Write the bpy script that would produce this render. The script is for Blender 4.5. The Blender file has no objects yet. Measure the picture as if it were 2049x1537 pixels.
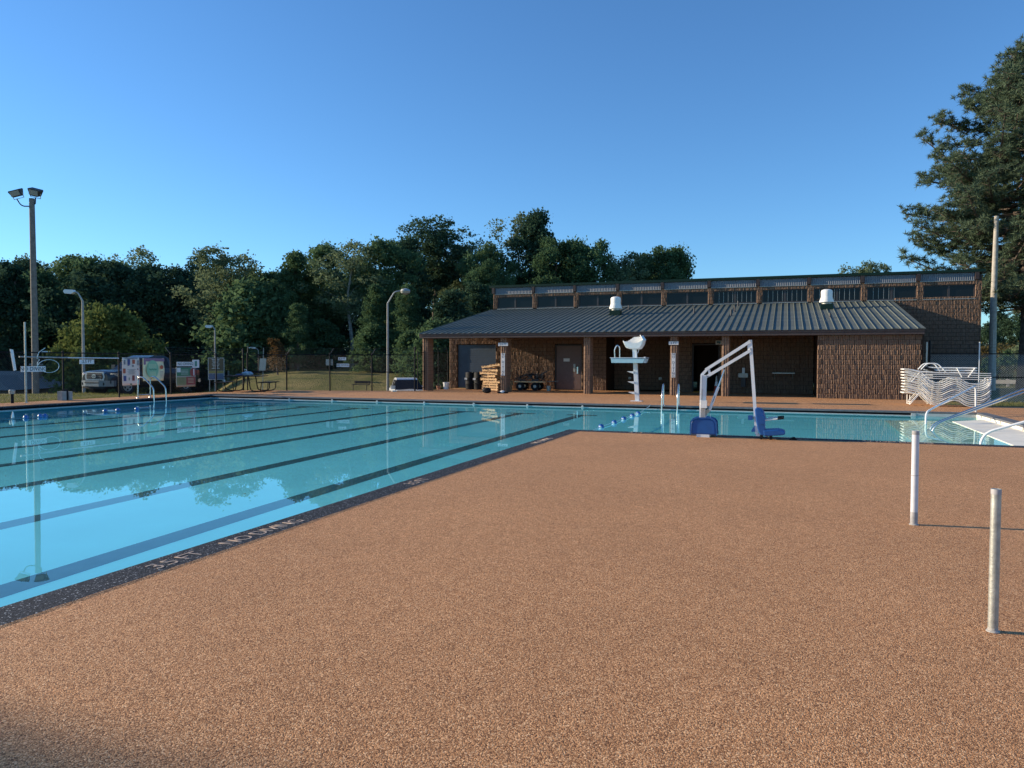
import bpy, bmesh, math, random
from mathutils import Vector, Matrix
random.seed(7)
S = bpy.context.scene
COL = S.collection
R = math.radians

# ------------------------------------------------------------------ camera
F, CX, CY, EYE = 1480.0, 1024.5, 768.5, 1.5
YAW = math.atan((1570 - CX) / F)
PITCH = math.atan((CY - 722.3) / F)
ROLL = R(0.195)
_f = Vector((-math.sin(YAW) * math.cos(PITCH), math.cos(YAW) * math.cos(PITCH), -math.sin(PITCH)))
_r = Vector((math.cos(YAW), math.sin(YAW), 0))
_u = _r.cross(_f)
_r2 = _r * math.cos(ROLL) + _u * math.sin(ROLL)
_u2 = _u * math.cos(ROLL) - _r * math.sin(ROLL)
cam = bpy.data.cameras.new('camera')
camo = bpy.data.objects.new('camera', cam)
COL.objects.link(camo)
m3 = Matrix((_r2, _u2, -_f)).transposed()
camo.matrix_world = Matrix.Translation((0, 0, EYE)) @ m3.to_4x4()
cam.sensor_width = 36
cam.lens = F / 2049 * 36
cam.clip_end = 3000
S.camera = camo


def ray(px, py):
    """direction through a point of the survey photograph, unit depth"""
    return _f + _r2 * ((px - CX) / F) - _u2 * ((py - CY) / F)


def G(px, py, z=0.0):
    d = ray(px, py)
    return Vector((0, 0, EYE)) + d * ((z - EYE) / d.z)


def atY(px, py, Y):
    d = ray(px, py)
    return Vector((0, 0, EYE)) + d * (Y / d.y)


def atD(px, py, D):
    return Vector((0, 0, EYE)) + ray(px, py) * D


# ------------------------------------------------------------------ light
SUN_EL, SUN_AZ = 17.0, 8.0     # elevation; travel direction measured from +X towards +Y
world = bpy.data.worlds.new('World')
S.world = world
world.use_nodes = True
wn = world.node_tree
sky = wn.nodes.new('ShaderNodeTexSky')
sky.sky_type = 'NISHITA'
sky.sun_disc = False
sky.sun_elevation = R(SUN_EL)
sky.sun_rotation = R(270 - SUN_AZ)
sky.dust_density = 0.0
sky.air_density = 1.0
sky.ozone_density = 3.0
tint = wn.nodes.new('ShaderNodeMixRGB')
tint.blend_type = 'MULTIPLY'
tint.inputs[0].default_value = 1
tint.inputs[2].default_value = (0.64, 0.98, 1.27, 1)
wn.links.new(sky.outputs[0], tint.inputs[1])
wn.links.new(tint.outputs[0], wn.nodes['Background'].inputs[0])
wn.nodes['Background'].inputs[1].default_value = 0.115
sun = bpy.data.lights.new('sun', 'SUN')
sun.energy = 5.0
sun.angle = R(0.5)
sun.color = (1.0, 0.84, 0.62)
sun.cycles.is_caustics_light = True
suno = bpy.data.objects.new('sun', sun)
COL.objects.link(suno)
a, e = R(SUN_AZ), R(SUN_EL)
suno.rotation_euler = Vector((math.cos(a) * math.cos(e), math.sin(a) * math.cos(e), -math.sin(e))).to_track_quat('-Z', 'Y').to_euler()
suno.location = (-30, -10, 30)
S.view_settings.view_transform = 'Standard'
S.view_settings.look = 'None'
S.view_settings.gamma = 1
S.view_settings.exposure = 0.48

# ------------------------------------------------------------------ helpers
CUBE_F = [(0, 3, 2, 1), (4, 5, 6, 7), (0, 1, 5, 4), (1, 2, 6, 5), (2, 3, 7, 6), (3, 0, 4, 7)]


class MB:
    def __init__(s):
        s.v, s.f, s.mi = [], [], []

    def add(s, vs, fs, m=0):
        o = len(s.v)
        s.v += [tuple(x) for x in vs]
        s.f += [tuple(i + o for i in q) for q in fs]
        s.mi += [m] * len(fs)
        return s

    def box(s, x0, x1, y0, y1, z0, z1, m=0, M=None):
        vs = [(x0, y0, z0), (x1, y0, z0), (x1, y1, z0), (x0, y1, z0), (x0, y0, z1), (x1, y0, z1), (x1, y1, z1), (x0, y1, z1)]
        if M is not None:
            vs = [M @ Vector(v) for v in vs]
        return s.add(vs, CUBE_F, m)

    def bar(s, p, q, w, h, m=0, up=(0, 0, 1)):
        """box beam from p to q, w wide, h high"""
        p, q = Vector(p), Vector(q)
        d = (q - p).normalized()
        up = Vector(up)
        sx = d.cross(up)
        if sx.length < 1e-3:
            sx = d.cross(Vector((1, 0, 0)))
        sx.normalize()
        sy = sx.cross(d)
        vs = []
        for c in (p, q):
            for a_, b_ in ((-1, -1), (1, -1), (1, 1), (-1, 1)):
                vs.append(c + sx * (a_ * w / 2) + sy * (b_ * h / 2))
        return s.add(vs, CUBE_F, m)

    def tube(s, pts, r, n=8, m=0, caps=True):
        pts = [Vector(p) for p in pts]
        rs = r if isinstance(r, (list, tuple)) else [r] * len(pts)
        prev = None
        rings = []
        for i, p in enumerate(pts):
            if i == 0:
                d = pts[1] - p
            elif i == len(pts) - 1:
                d = p - pts[i - 1]
            else:
                d = (pts[i + 1] - p).normalized() + (p - pts[i - 1]).normalized()
            d.normalize()
            if prev is None:
                a_ = d.cross(Vector((0, 0, 1)))
                if a_.length < 0.05:
                    a_ = d.cross(Vector((1, 0, 0)))
            else:
                a_ = prev - d * prev.dot(d)
            a_.normalize()
            prev = a_
            b_ = d.cross(a_)
            rings.append([p + (a_ * math.cos(t) + b_ * math.sin(t)) * rs[i] for t in [2 * math.pi * k / n for k in range(n)]])
        vs = [v for rg in rings for v in rg]
        fs = []
        for i in range(len(pts) - 1):
            for k in range(n):
                fs.append((i * n + k, i * n + (k + 1) % n, (i + 1) * n + (k + 1) % n, (i + 1) * n + k))
        if caps:
            fs.append(tuple(reversed(range(n))))
            fs.append(tuple(range((len(pts) - 1) * n, len(pts) * n)))
        return s.add(vs, fs, m)

    def lathe(s, prof, n=20, m=0, c=(0, 0, 0)):
        vs, fs = [], []
        for r_, z_ in prof:
            for k in range(n):
                t = 2 * math.pi * k / n
                vs.append((c[0] + r_ * math.cos(t), c[1] + r_ * math.sin(t), c[2] + z_))
        for i in range(len(prof) - 1):
            for k in range(n):
                fs.append((i * n + k, i * n + (k + 1) % n, (i + 1) * n + (k + 1) % n, (i + 1) * n + k))
        fs.append(tuple(reversed(range(n))))
        fs.append(tuple(range((len(prof) - 1) * n, len(prof) * n)))
        return s.add(vs, fs, m)

    def prism(s, pts, y0, y1, m=0, axis='y'):
        """outline pts (a, b) extruded; axis y: (x, z) outline; x: (y, z); z: (x, y)"""
        n = len(pts)

        def mk(a_, b_, t):
            return (a_, t, b_) if axis == 'y' else ((t, a_, b_) if axis == 'x' else (a_, b_, t))
        vs = [mk(p[0], p[1], y0) for p in pts] + [mk(p[0], p[1], y1) for p in pts]
        fs = [tuple(range(n)), tuple(reversed(range(n, 2 * n)))]
        for k in range(n):
            fs.append((k, n + k, n + (k + 1) % n, (k + 1) % n))
        return s.add(vs, fs, m)

    def mesh(s, name, mats, smooth=False):
        me = bpy.data.meshes.new(name)
        me.from_pydata(s.v, [], s.f)
        if not isinstance(mats, (list, tuple)):
            mats = [mats]
        for mm in mats:
            me.materials.append(mm)
        if len(mats) > 1:
            me.polygons.foreach_set('material_index', s.mi)
        if smooth:
            me.polygons.foreach_set('use_smooth', [True] * len(me.polygons))
            try:
                me.set_sharp_from_angle(angle=R(38))
            except Exception:
                pass
        me.update()
        return me

    def build(s, name, mats, parent=None, smooth=False, fix=False, **kw):
        me = s.mesh(name, mats, smooth)
        if fix:
            bm = bmesh.new()
            bm.from_mesh(me)
            bmesh.ops.recalc_face_normals(bm, faces=bm.faces)
            bm.to_mesh(me)
            bm.free()
        return link(name, me, parent, **kw)


def link(name, me, parent=None, **kw):
    o = bpy.data.objects.new(name, me)
    COL.objects.link(o)
    if parent is not None:
        o.parent = parent
    for k, v in kw.items():
        o[k] = v
    return o


def tag(o, label, cat, group=None):
    o['label'] = label
    o['category'] = cat
    if group:
        o['group'] = group
    return o


def thing(name, label, cat, loc=(0, 0, 0), rz=0.0, group=None):
    o = bpy.data.objects.new(name, None)
    COL.objects.link(o)
    o.location = loc
    o.rotation_euler = (0, 0, rz)
    o.empty_display_size = 0.2
    return tag(o, label, cat, group)


def struct(o):
    o['kind'] = 'structure'
    return o


def copy_tree(o, parent=None):
    c = o.copy()
    COL.objects.link(c)
    c.parent = parent
    for ch in list(o.children):
        copy_tree(ch, c)
    return c


def arc(c, r, a0, a1, n, ax=(1, 0, 0), ay=(0, 0, 1)):
    c, ax, ay = Vector(c), Vector(ax), Vector(ay)
    return [c + ax * (r * math.cos(R(a0 + (a1 - a0) * i / n))) + ay * (r * math.sin(R(a0 + (a1 - a0) * i / n))) for i in range(n + 1)]


def fillet(pts, r, n=5):
    """round the corners of a polyline"""
    pts = [Vector(p) for p in pts]
    out = [pts[0]]
    for i in range(1, len(pts) - 1):
        a_, b_, c_ = pts[i - 1], pts[i], pts[i + 1]
        da, dc = (a_ - b_), (c_ - b_)
        rr = min(r, da.length * .48, dc.length * .48)
        p, q = b_ + da.normalized() * rr, b_ + dc.normalized() * rr
        for k in range(n + 1):
            t = k / n
            out.append(p * (1 - t) ** 2 + b_ * 2 * t * (1 - t) + q * t * t)
    out.append(pts[-1])
    return out


# ------------------------------------------------------------------ materials
MATS = {}


def mat(name, col, rough=0.7, metal=0.0, spec=0.5, var=0.0, vscale=8.0, bump=0.0, bscale=60.0, obj_var=0.0, coat=0.0):
    """one procedural material: a base colour broken up by noise, by object and by fine relief"""
    if name in MATS:
        return MATS[name]
    m = bpy.data.materials.new(name)
    m.use_nodes = True
    nt = m.node_tree
    b = nt.nodes['Principled BSDF']
    b.inputs['Roughness'].default_value = rough
    b.inputs['Metallic'].default_value = metal
    b.inputs['Specular IOR Level'].default_value = spec
    b.inputs['Coat Weight'].default_value = coat
    b.inputs['Base Color'].default_value = (*col, 1)
    tc = nt.nodes.new('ShaderNodeTexCoord')
    fac = None
    if var > 0:
        no = nt.nodes.new('ShaderNodeTexNoise')
        no.inputs['Scale'].default_value = vscale
        no.inputs['Detail'].default_value = 5
        nt.links.new(tc.outputs['Object'], no.inputs['Vector'])
        mr = nt.nodes.new('ShaderNodeMapRange')
        mr.inputs[1].default_value = 0.3
        mr.inputs[2].default_value = 0.7
        mr.inputs[3].default_value = 1 - var
        mr.inputs[4].default_value = 1 + var
        nt.links.new(no.outputs['Fac'], mr.inputs[0])
        fac = mr.outputs[0]
    if obj_var > 0:
        oi = nt.nodes.new('ShaderNodeObjectInfo')
        mr2 = nt.nodes.new('ShaderNodeMapRange')
        mr2.inputs[3].default_value = 1 - obj_var
        mr2.inputs[4].default_value = 1 + obj_var
        nt.links.new(oi.outputs['Random'], mr2.inputs[0])
        if fac is not None:
            mu = nt.nodes.new('ShaderNodeMath')
            mu.operation = 'MULTIPLY'
            nt.links.new(fac, mu.inputs[0])
            nt.links.new(mr2.outputs[0], mu.inputs[1])
            fac = mu.outputs[0]
        else:
            fac = mr2.outputs[0]
    if fac is not None:
        vm = nt.nodes.new('ShaderNodeVectorMath')
        vm.operation = 'SCALE'
        vm.inputs[0].default_value = col
        nt.links.new(fac, vm.inputs['Scale'])
        nt.links.new(vm.outputs[0], b.inputs['Base Color'])
    if bump > 0:
        bn = nt.nodes.new('ShaderNodeTexNoise')
        bn.inputs['Scale'].default_value = bscale
        bn.inputs['Detail'].default_value = 4
        nt.links.new(tc.outputs['Object'], bn.inputs['Vector'])
        bp = nt.nodes.new('ShaderNodeBump')
        bp.inputs['Strength'].default_value = bump
        bp.inputs['Distance'].default_value = 0.02
        nt.links.new(bn.outputs['Fac'], bp.inputs['Height'])
        nt.links.new(bp.outputs[0], b.inputs['Normal'])
    MATS[name] = m
    return m


def pebble(name, stops, scale, rough, spec, big=0.12, bump=0.6, dist=0.004):
    """bonded stone chips: every cell of a voronoi takes its own tone"""
    m = bpy.data.materials.new(name)
    m.use_nodes = True
    nt = m.node_tree
    b = nt.nodes['Principled BSDF']
    tc = nt.nodes.new('ShaderNodeTexCoord')
    vo = nt.nodes.new('ShaderNodeTexVoronoi')
    vo.inputs['Scale'].default_value = scale
    nt.links.new(tc.outputs['Object'], vo.inputs['Vector'])
    sp = nt.nodes.new('ShaderNodeSeparateColor')
    nt.links.new(vo.outputs['Color'], sp.inputs[0])
    cr = nt.nodes.new('ShaderNodeValToRGB')
    el = cr.color_ramp.elements
    for i, (p, c) in enumerate(stops):
        e_ = el[i] if i < 2 else el.new(p)
        e_.position = p
        e_.color = (*c, 1)
    nt.links.new(sp.outputs[0], cr.inputs[0])
    # larger blotches of wear and damp
    no = nt.nodes.new('ShaderNodeTexNoise')
    no.inputs['Scale'].default_value = 0.55
    no.inputs['Detail'].default_value = 7
    no.inputs['Roughness'].default_value = .6
    nt.links.new(tc.outputs['Object'], no.inputs['Vector'])
    no2 = nt.nodes.new('ShaderNodeTexNoise')
    no2.inputs['Scale'].default_value = 9
    no2.inputs['Detail'].default_value = 3
    nt.links.new(tc.outputs['Object'], no2.inputs['Vector'])
    ad = nt.nodes.new('ShaderNodeMath')
    ad.operation = 'ADD'
    nt.links.new(no.outputs['Fac'], ad.inputs[0])
    nt.links.new(no2.outputs['Fac'], ad.inputs[1])
    mr = nt.nodes.new('ShaderNodeMapRange')
    mr.inputs[1].default_value = 0.7
    mr.inputs[2].default_value = 1.3
    mr.inputs[3].default_value = 1 - big
    mr.inputs[4].default_value = 1 + big
    nt.links.new(ad.outputs[0], mr.inputs[0])
    vm = nt.nodes.new('ShaderNodeVectorMath')
    vm.operation = 'SCALE'
    nt.links.new(cr.outputs[0], vm.inputs[0])
    nt.links.new(mr.outputs[0], vm.inputs['Scale'])
    nt.links.new(vm.outputs[0], b.inputs['Base Color'])
    bp = nt.nodes.new('ShaderNodeBump')
    bp.invert = True
    bp.inputs['Strength'].default_value = bump
    bp.inputs['Distance'].default_value = dist
    nt.links.new(vo.outputs['Distance'], bp.inputs['Height'])
    nt.links.new(bp.outputs[0], b.inputs['Normal'])
    b.inputs['Roughness'].default_value = rough
    b.inputs['Specular IOR Level'].default_value = spec
    return m


M_DECK = pebble('deck_pebbles', [(0.0, (.14, .056, .024)), (.25, (.34, .155, .064)), (.55, (.54, .258, .108)), (.85, (.69, .352, .158)), (1.0, (.90, .56, .30))], 165, .8, .25, .12)
M_KERB = pebble('slate_chips', [(0.0, (.008, .009, .011)), (.6, (.026, .028, .033)), (.92, (.055, .06, .07)), (1.0, (.40, .42, .43))], 120, .75, .2, .2)
M_KERB2 = mat('grey_coping', (.13, .13, .135), .7, var=.2, vscale=14, bump=.2)
M_GUT = mat('gutter_white', (.46, .46, .44), .5, var=.08, vscale=4)
M_CREAM = mat('cream_plaster', (.88, .82, .68), .6, var=.1, vscale=2.5)
M_POOL = mat('pool_paint', (.47, .90, .93), .5, var=.05, vscale=.8)
M_LANE = mat('lane_paint', (.11, .15, .175), .5, var=.1, vscale=5)
M_BLOCK = mat('split_block', (.235, .150, .102), .9, spec=.2, var=.22, vscale=14, bump=.9, bscale=38, obj_var=.05)
M_MORTAR = mat('mortar', (.07, .042, .03), .95, spec=.1, var=.2, vscale=20)
M_ROOF = mat('green_roof_metal', (.125, .14, .12), .6, spec=.2, var=.13, vscale=1.6, bump=.05, bscale=4, obj_var=.05)
M_FASCIA = mat('brown_fascia', (.065, .045, .04), .7, var=.1, vscale=3)
M_DKGREEN = mat('green_trim', (.006, .028, .02), .6, spec=.2)
M_SIDING = mat('blue_grey_siding', (.16, .18, .21), .5, var=.1, vscale=5)
M_TIMBER = mat('dark_beam', (.045, .03, .028), .7, var=.2, vscale=6)
M_GLASS = mat('dark_glass', (.008, .011, .016), .05, spec=.22)
M_FRAME = mat('window_frame', (.05, .045, .045), .5)
M_DOOR = mat('door_paint', (.16, .10, .085), .5, var=.08)
M_ROLL = mat('roll_door', (.06, .085, .12), .5, var=.1, vscale=5)
M_WHITE = mat('white_powder', (.78, .78, .77), .35, var=.05, vscale=9)
M_WHITE2 = mat('white_plastic', (.86, .84, .78), .4, var=.05, vscale=12)
M_STEEL = mat('stainless', (.62, .62, .60), .25, metal=1.0, var=.08, vscale=10)
M_GALV = mat('galvanised', (.42, .42, .38), .5, metal=.6, var=.22, vscale=22, bump=.1)
M_BLACK = mat('black_vinyl', (.010, .011, .013), .7, spec=.25)
M_WIRE = mat('fence_wire', (.028, .03, .032), .5)
M_BLUE = mat('blue_plastic', (.010, .085, .29), .4, var=.12, vscale=9)
M_BLUE2 = mat('blue_float', (.03, .13, .38), .3)
M_PALEBLUE = mat('pale_blue_fibreglass', (.42, .62, .66), .4, var=.05)
M_BROWNPOLE = mat('weathered_pole', (.20, .175, .15), .85, var=.25, vscale=6, bump=.4, bscale=30)
M_TANPOLE = mat('tan_pole', (.40, .36, .30), .8, var=.2, vscale=6, bump=.3, bscale=30)
M_CONC = mat('concrete', (.36, .34, .31), .85, var=.15, vscale=8, bump=.2)
M_SIGN = mat('sign_white', (.72, .72, .70), .45, var=.05)
M_INK = mat('sign_ink', (.015, .015, .018), .5)
M_BARK = mat('bark', (.12, .09, .07), .95, var=.35, vscale=5, bump=.8, bscale=14)
M_BARKL = mat('pale_bark', (.26, .235, .20), .9, var=.3, vscale=6, bump=.4)
M_WOOD = mat('pallet_wood', (.66, .43, .22), .8, var=.25, vscale=9, obj_var=.2)
M_RUST = mat('scrap_rust', (.10, .06, .045), .8, var=.4, vscale=14)


def leaf_mat(name, c1, c2, trans=.35):
    m = bpy.data.materials.new(name)
    m.use_nodes = True
    nt = m.node_tree
    nt.nodes.clear()
    out = nt.nodes.new('ShaderNodeOutputMaterial')
    d = nt.nodes.new('ShaderNodeBsdfDiffuse')
    t = nt.nodes.new('ShaderNodeBsdfTranslucent')
    mx = nt.nodes.new('ShaderNodeMixShader')
    mx.inputs[0].default_value = trans
    ge = nt.nodes.new('ShaderNodeNewGeometry')
    oi = nt.nodes.new('ShaderNodeObjectInfo')
    tc = nt.nodes.new('ShaderNodeTexCoord')
    no = nt.nodes.new('ShaderNodeTexNoise')
    no.inputs['Scale'].default_value = .7
    no.inputs['Detail'].default_value = 3
    nt.links.new(tc.outputs['Object'], no.inputs['Vector'])
    a1 = nt.nodes.new('ShaderNodeMath')
    a1.operation = 'MULTIPLY_ADD'
    a1.inputs[1].default_value = .45
    nt.links.new(ge.outputs['Random Per Island'], a1.inputs[0])
    a2 = nt.nodes.new('ShaderNodeMath')
    a2.operation = 'MULTIPLY_ADD'
    a2.inputs[1].default_value = .8
    a2.inputs[2].default_value = -.25
    nt.links.new(no.outputs['Fac'], a2.inputs[0])
    nt.links.new(a2.outputs[0], a1.inputs[2])
    a3 = nt.nodes.new('ShaderNodeMath')
    a3.operation = 'MULTIPLY_ADD'
    a3.inputs[1].default_value = .35
    nt.links.new(oi.outputs['Random'], a3.inputs[0])
    nt.links.new(a1.outputs[0], a3.inputs[2])
    mc = nt.nodes.new('ShaderNodeMixRGB')
    mc.inputs[1].default_value = (*c1, 1)
    mc.inputs[2].default_value = (*c2, 1)
    mc.use_clamp = True
    nt.links.new(a3.outputs[0], mc.inputs[0])
    nt.links.new(mc.outputs[0], d.inputs[0])
    nt.links.new(mc.outputs[0], t.inputs[0])
    nt.links.new(d.outputs[0], mx.inputs[1])
    nt.links.new(t.outputs[0], mx.inputs[2])
    nt.links.new(mx.outputs[0], out.inputs[0])
    return m


L_DARK = leaf_mat('leaves_dark', (.026, .058, .038), (.095, .150, .085), .3)
L_MID = leaf_mat('leaves_mid', (.040, .082, .042), (.140, .215, .100), .35)
L_OLIVE = leaf_mat('leaves_olive', (.070, .105, .055), (.225, .275, .150), .4)
L_YELL = leaf_mat('leaves_yellow', (.045, .085, .028), (.175, .205, .065), .35)
L_BROWN = leaf_mat('leaves_brown', (.07, .045, .02), (.16, .10, .045), .3)
L_PINE = leaf_mat('needles', (.05, .09, .06), (.17, .215, .13), .3)
L_BRUSH = leaf_mat('brush', (.07, .07, .025), (.24, .17, .07), .35)
L_GRASS = leaf_mat('grass_blades', (.08, .11, .03), (.25, .24, .09), .4)

# ------------------------------------------------------------------ terrain
def sstep(a_, b_, x):
    t = max(0.0, min(1.0, (x - a_) / (b_ - a_)))
    return t * t * (3 - 2 * t)


def lerp_tab(tab, x):
    if x <= tab[0][0]:
        return tab[0][1]
    for (x0, y0), (x1, y1) in zip(tab, tab[1:]):
        if x <= x1:
            t = (x - x0) / (x1 - x0)
            return y0 + (y1 - y0) * t
    return tab[-1][1]


def terrain(x, y):
    """ground height: level by the fences, a dip with a car park behind, then a mown bank up to the woods"""
    D = x * -math.sin(YAW) + y * math.cos(YAW)      # distance ahead
    s = x * math.cos(YAW) + y * math.sin(YAW)
    u = s / max(D, 1.0)
    zl = lerp_tab([(28, -.04), (33, -.12), (37, -.20), (43, -.62), (52, -2.6), (60, -3.2), (90, -3.0), (200, 2)], D)
    zc = lerp_tab([(28, -.04), (34, -.06), (38, -.10), (41, -.35), (44, -1.15), (49, -1.35), (52, -1.1), (60, .40), (64, .55), (80, 1.0), (200, 4)], D)
    zc -= .9 * sstep(-.27, -.42, u) * sstep(50, 60, D)
    zr = lerp_tab([(28, -.03), (45, -.12), (58, -.4), (70, -.4), (200, -1)], D)
    wl = sstep(-.36, -.45, u)
    wr = sstep(.0, .4, u)
    z = zc * (1 - wl) + zl * wl
    z = z * (1 - wr) + zr * wr
    if D < 28:
        z = -.04
    return z + .03 * math.sin(x * .7) * math.cos(y * .9) * (1 if D > 32 else .2)


DX0, DX1, DY0, DY1 = -25.05, 6.4, -12.0, 29.9    # paved pool deck


def grid_ground():
    xs = [-260, -200, -160, -130, -110, -98] + [-90 + 1.5 * i for i in range(43)] + [DX0] + [-24 + 1.5 * i for i in range(20)] + [DX1] + [8 + 2 * i for i in range(20)] + [55, 70, 90, 120, 180, 260]
    ys = [-120, -60, -30, DY0] + [-8 + 4 * i for i in range(10)] + [DY1] + [31 + 1.0 * i for i in range(50)] + [84, 90, 100, 115, 140, 180, 240, 330]
    xs, ys = sorted(set(xs)), sorted(set(ys))
    v = [(x, y, terrain(x, y)) for y in ys for x in xs]
    nx = len(xs)
    f = []
    for j in range(len(ys) - 1):
        for i in range(nx - 1):
            if xs[i] >= DX0 and xs[i + 1] <= DX1 and ys[j] >= DY0 and ys[j + 1] <= DY1:
                continue
            f.append((j * nx + i, j * nx + i + 1, (j + 1) * nx + i + 1, (j + 1) * nx + i))
    return MB().add(v, f)


def grass_ground_mat():
    m = mat('mown_grass', (.11, .105, .04), .95, spec=.1)
    nt = m.node_tree
    b = nt.nodes['Principled BSDF']
    tc = nt.nodes.new('ShaderNodeTexCoord')
    n1 = nt.nodes.new('ShaderNodeTexNoise')
    n1.inputs['Scale'].default_value = .35
    n1.inputs['Detail'].default_value = 8
    n1.inputs['Roughness'].default_value = .7
    nt.links.new(tc.outputs['Object'], n1.inputs['Vector'])
    cr = nt.nodes.new('ShaderNodeValToRGB')
    cr.color_ramp.elements[0].position = .35
    cr.color_ramp.elements[0].color = (.09, .11, .032, 1)
    cr.color_ramp.elements[1].position = .68
    cr.color_ramp.elements[1].color = (.28, .22, .09, 1)
    nt.links.new(n1.outputs['Fac'], cr.inputs[0])
    nt.links.new(cr.outputs[0], b.inputs['Base Color'])
    bn = nt.nodes.new('ShaderNodeTexNoise')
    bn.inputs['Scale'].default_value = 9
    bn.inputs['Detail'].default_value = 6
    nt.links.new(tc.outputs['Object'], bn.inputs['Vector'])
    bp = nt.nodes.new('ShaderNodeBump')
    bp.inputs['Strength'].default_value = 1
    bp.inputs['Distance'].default_value = .12
    nt.links.new(bn.outputs['Fac'], bp.inputs['Height'])
    nt.links.new(bp.outputs[0], b.inputs['Normal'])
    return m


M_GRASS = grass_ground_mat()
struct(grid_ground().build('ground', M_GRASS, smooth=True))

# ------------------------------------------------------------------ pool and deck
PX0, PX1, PY0, PY1 = -23.0, -4.42, .9, 25.25       # main tank
AX1, AY0 = 5.35, 15.62                             # shallow arm to the right
WZ, FZ = -.13, -1.15
KW = .32                                           # coping width


def sheet(rects, z, thick=0.0):
    mb = MB()
    for x0, x1, y0, y1 in rects:
        if thick:
            mb.box(x0, x1, y0, y1, z - thick, z)
        else:
            mb.add([(x0, y0, z), (x1, y0, z), (x1, y1, z), (x0, y1, z)], [(0, 1, 2, 3)])
    return mb


k = KW
deck_rects = [(DX0, PX0 - k, DY0, DY1), (PX0 - k, AX1 + k, PY1 + k, DY1), (AX1 + k, DX1, DY0, DY1), (PX1 + k, AX1 + k, DY0, AY0 - k),
              (PX0 - k, PX1 + k, DY0, PY0 - k)]
dk = sheet(deck_rects, 0, .16)
# beyond the rectangle: the strip that follows the back fence, the porch floor and the apron to the right
dk.prism([(DX0, DY1), (-16.9, DY1), (-16.9, 32.75), (-25.05, 29.95)], -.16, 0, axis='z')
dk.box(-16.9, 5.25, DY1, 37.1, -.16, 0)
dk.box(5.25, 6.4, DY1, 30.0, -.16, 0)
dk.box(DX1, 24, -12, 29.4, -.16, 0)
dko = struct(dk.build('pool_deck', M_DECK))
# the apron joint
struct(MB().box(5.8, 24, 24.86, 24.885, 0.002, .006).build('deck_joint', M_KERB2, dko))

cp = MB()
# coping slab with an overhang of 30 mm, split where corners meet
def kerb(x0, x1, y0, y1):
    cp.box(x0, x1, y0, y1, -.045, .004)


kerb(PX1, PX1 + k, PY0, AY0 - k)                    # right of main tank
kerb(PX1, AX1 + k, AY0 - k, AY0)                    # near side of the arm
kerb(PX0 - k, PX0, PY0, PY1 + k)                    # left
kerb(PX0 - k, PX1 + k, PY0 - k, PY0)
kero = struct(cp.build('pool_coping', M_KERB))
ed = MB()
rr = random.Random(2)
pts = []
y = PY0
while y < AY0 - k:
    pts.append((PX1 + k - .006 - rr.random() * .012, y))
    y += .07
for i in range(len(pts) - 1):
    (xa, ya), (xb, yb) = pts[i], pts[i + 1]
    ed.add([(xa, ya, .0062), (PX1 + k + .02, ya, .0005), (PX1 + k + .02, yb, .0005), (xb, yb, .0062)], [(0, 1, 2, 3)])
ed.build('deck_edge', M_DECK, dko)
cp = MB()
kerb(PX0, AX1 + k, PY1, PY1 + k)
kerb(AX1, AX1 + k, AY0, PY1)
struct(cp.build('far_coping', M_KERB2))

pw = MB()
o_ = .10
# recessed gutter throat, white lip, and the wall below; each run is a box behind the edge line
def poolwall(x0, y0, x1, y1, nx, ny, slot=True):
    """wall along (x0,y0)-(x1,y1); (nx,ny) points out of the water"""
    def bx(a0, a1, z0, z1, m):
        xs = sorted((x0 + nx * a0, x1 + nx * a1, x0 + nx * a1, x1 + nx * a0))
        ys = sorted((y0 + ny * a0, y1 + ny * a1, y0 + ny * a1, y1 + ny * a0))
        pw.box(xs[0], xs[-1], ys[0], ys[-1], z0, z1, m)
    if slot:
        bx(.11, .20, -.108, -.045, 1)
        bx(-.028, .20, -.20, -.108, 0)
        bx(0, .20, FZ - .1, -.20, 2)
    else:
        bx(.002, .20, -.20, -.045, 0)
        bx(.002, .20, FZ - .1, -.20, 2)


poolwall(PX1, PY0, PX1, AY0, 1, 0)
poolwall(PX1 + .2, AY0, AX1, AY0, 0, -1)
poolwall(PX0, PY0, PX0, PY1, -1, 0)
poolwall(PX0, PY0, PX1, PY0, 0, -1)
poolwall(PX0, PY1, 3.7, PY1, 0, 1)
poolwall(3.7, PY1, AX1, PY1, 0, 1, False)
pw.box(3.62, 3.74, PY1 - .05, PY1 - .001, -.2, -.046, 0)
struct(pw.build('pool_wall', [M_GUT, M_BLACK, M_POOL]))
# cream wall, dry bench and the broad steps at the shallow end
st = MB()
st.box(AX1 - .01, AX1 + .2, AY0, PY1, FZ, -.046)
sto = struct(st.build('end_wall', M_CREAM))
for i, (x, z) in enumerate([(4.2, WZ + .012), (3.8, WZ - .17), (3.4, WZ - .36), (3.0, WZ - .56), (2.6, WZ - .76)]):
    d_ = i * .32
    poly = [(x, AY0 + .05), (x + .14, 23.2 - d_ * .0 + d_ * .5), (AX1 - .011, 24.25 + d_ * .5)]
    poly.append((AX1 - .011, AY0 + .05))
    if 24.25 + d_ * .5 > PY1 - .06:
        poly[2] = (AX1 - .011, PY1 - .06)
    ob = MB().prism(poly, z - (.9 - i * .15), z - (.0005 * i), axis='z').build('entry_step', M_CREAM, sto, fix=True)
    ob.cycles.is_caustics_receiver = True
    struct(ob)
for j in range(1, 10):
    y = AY0 + j * 1.0
    struct(MB().box(AX1 - .022, AX1 - .0105, y, y + .02, WZ + .02, -.046).build('panel_joint', M_KERB2, sto))

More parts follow.
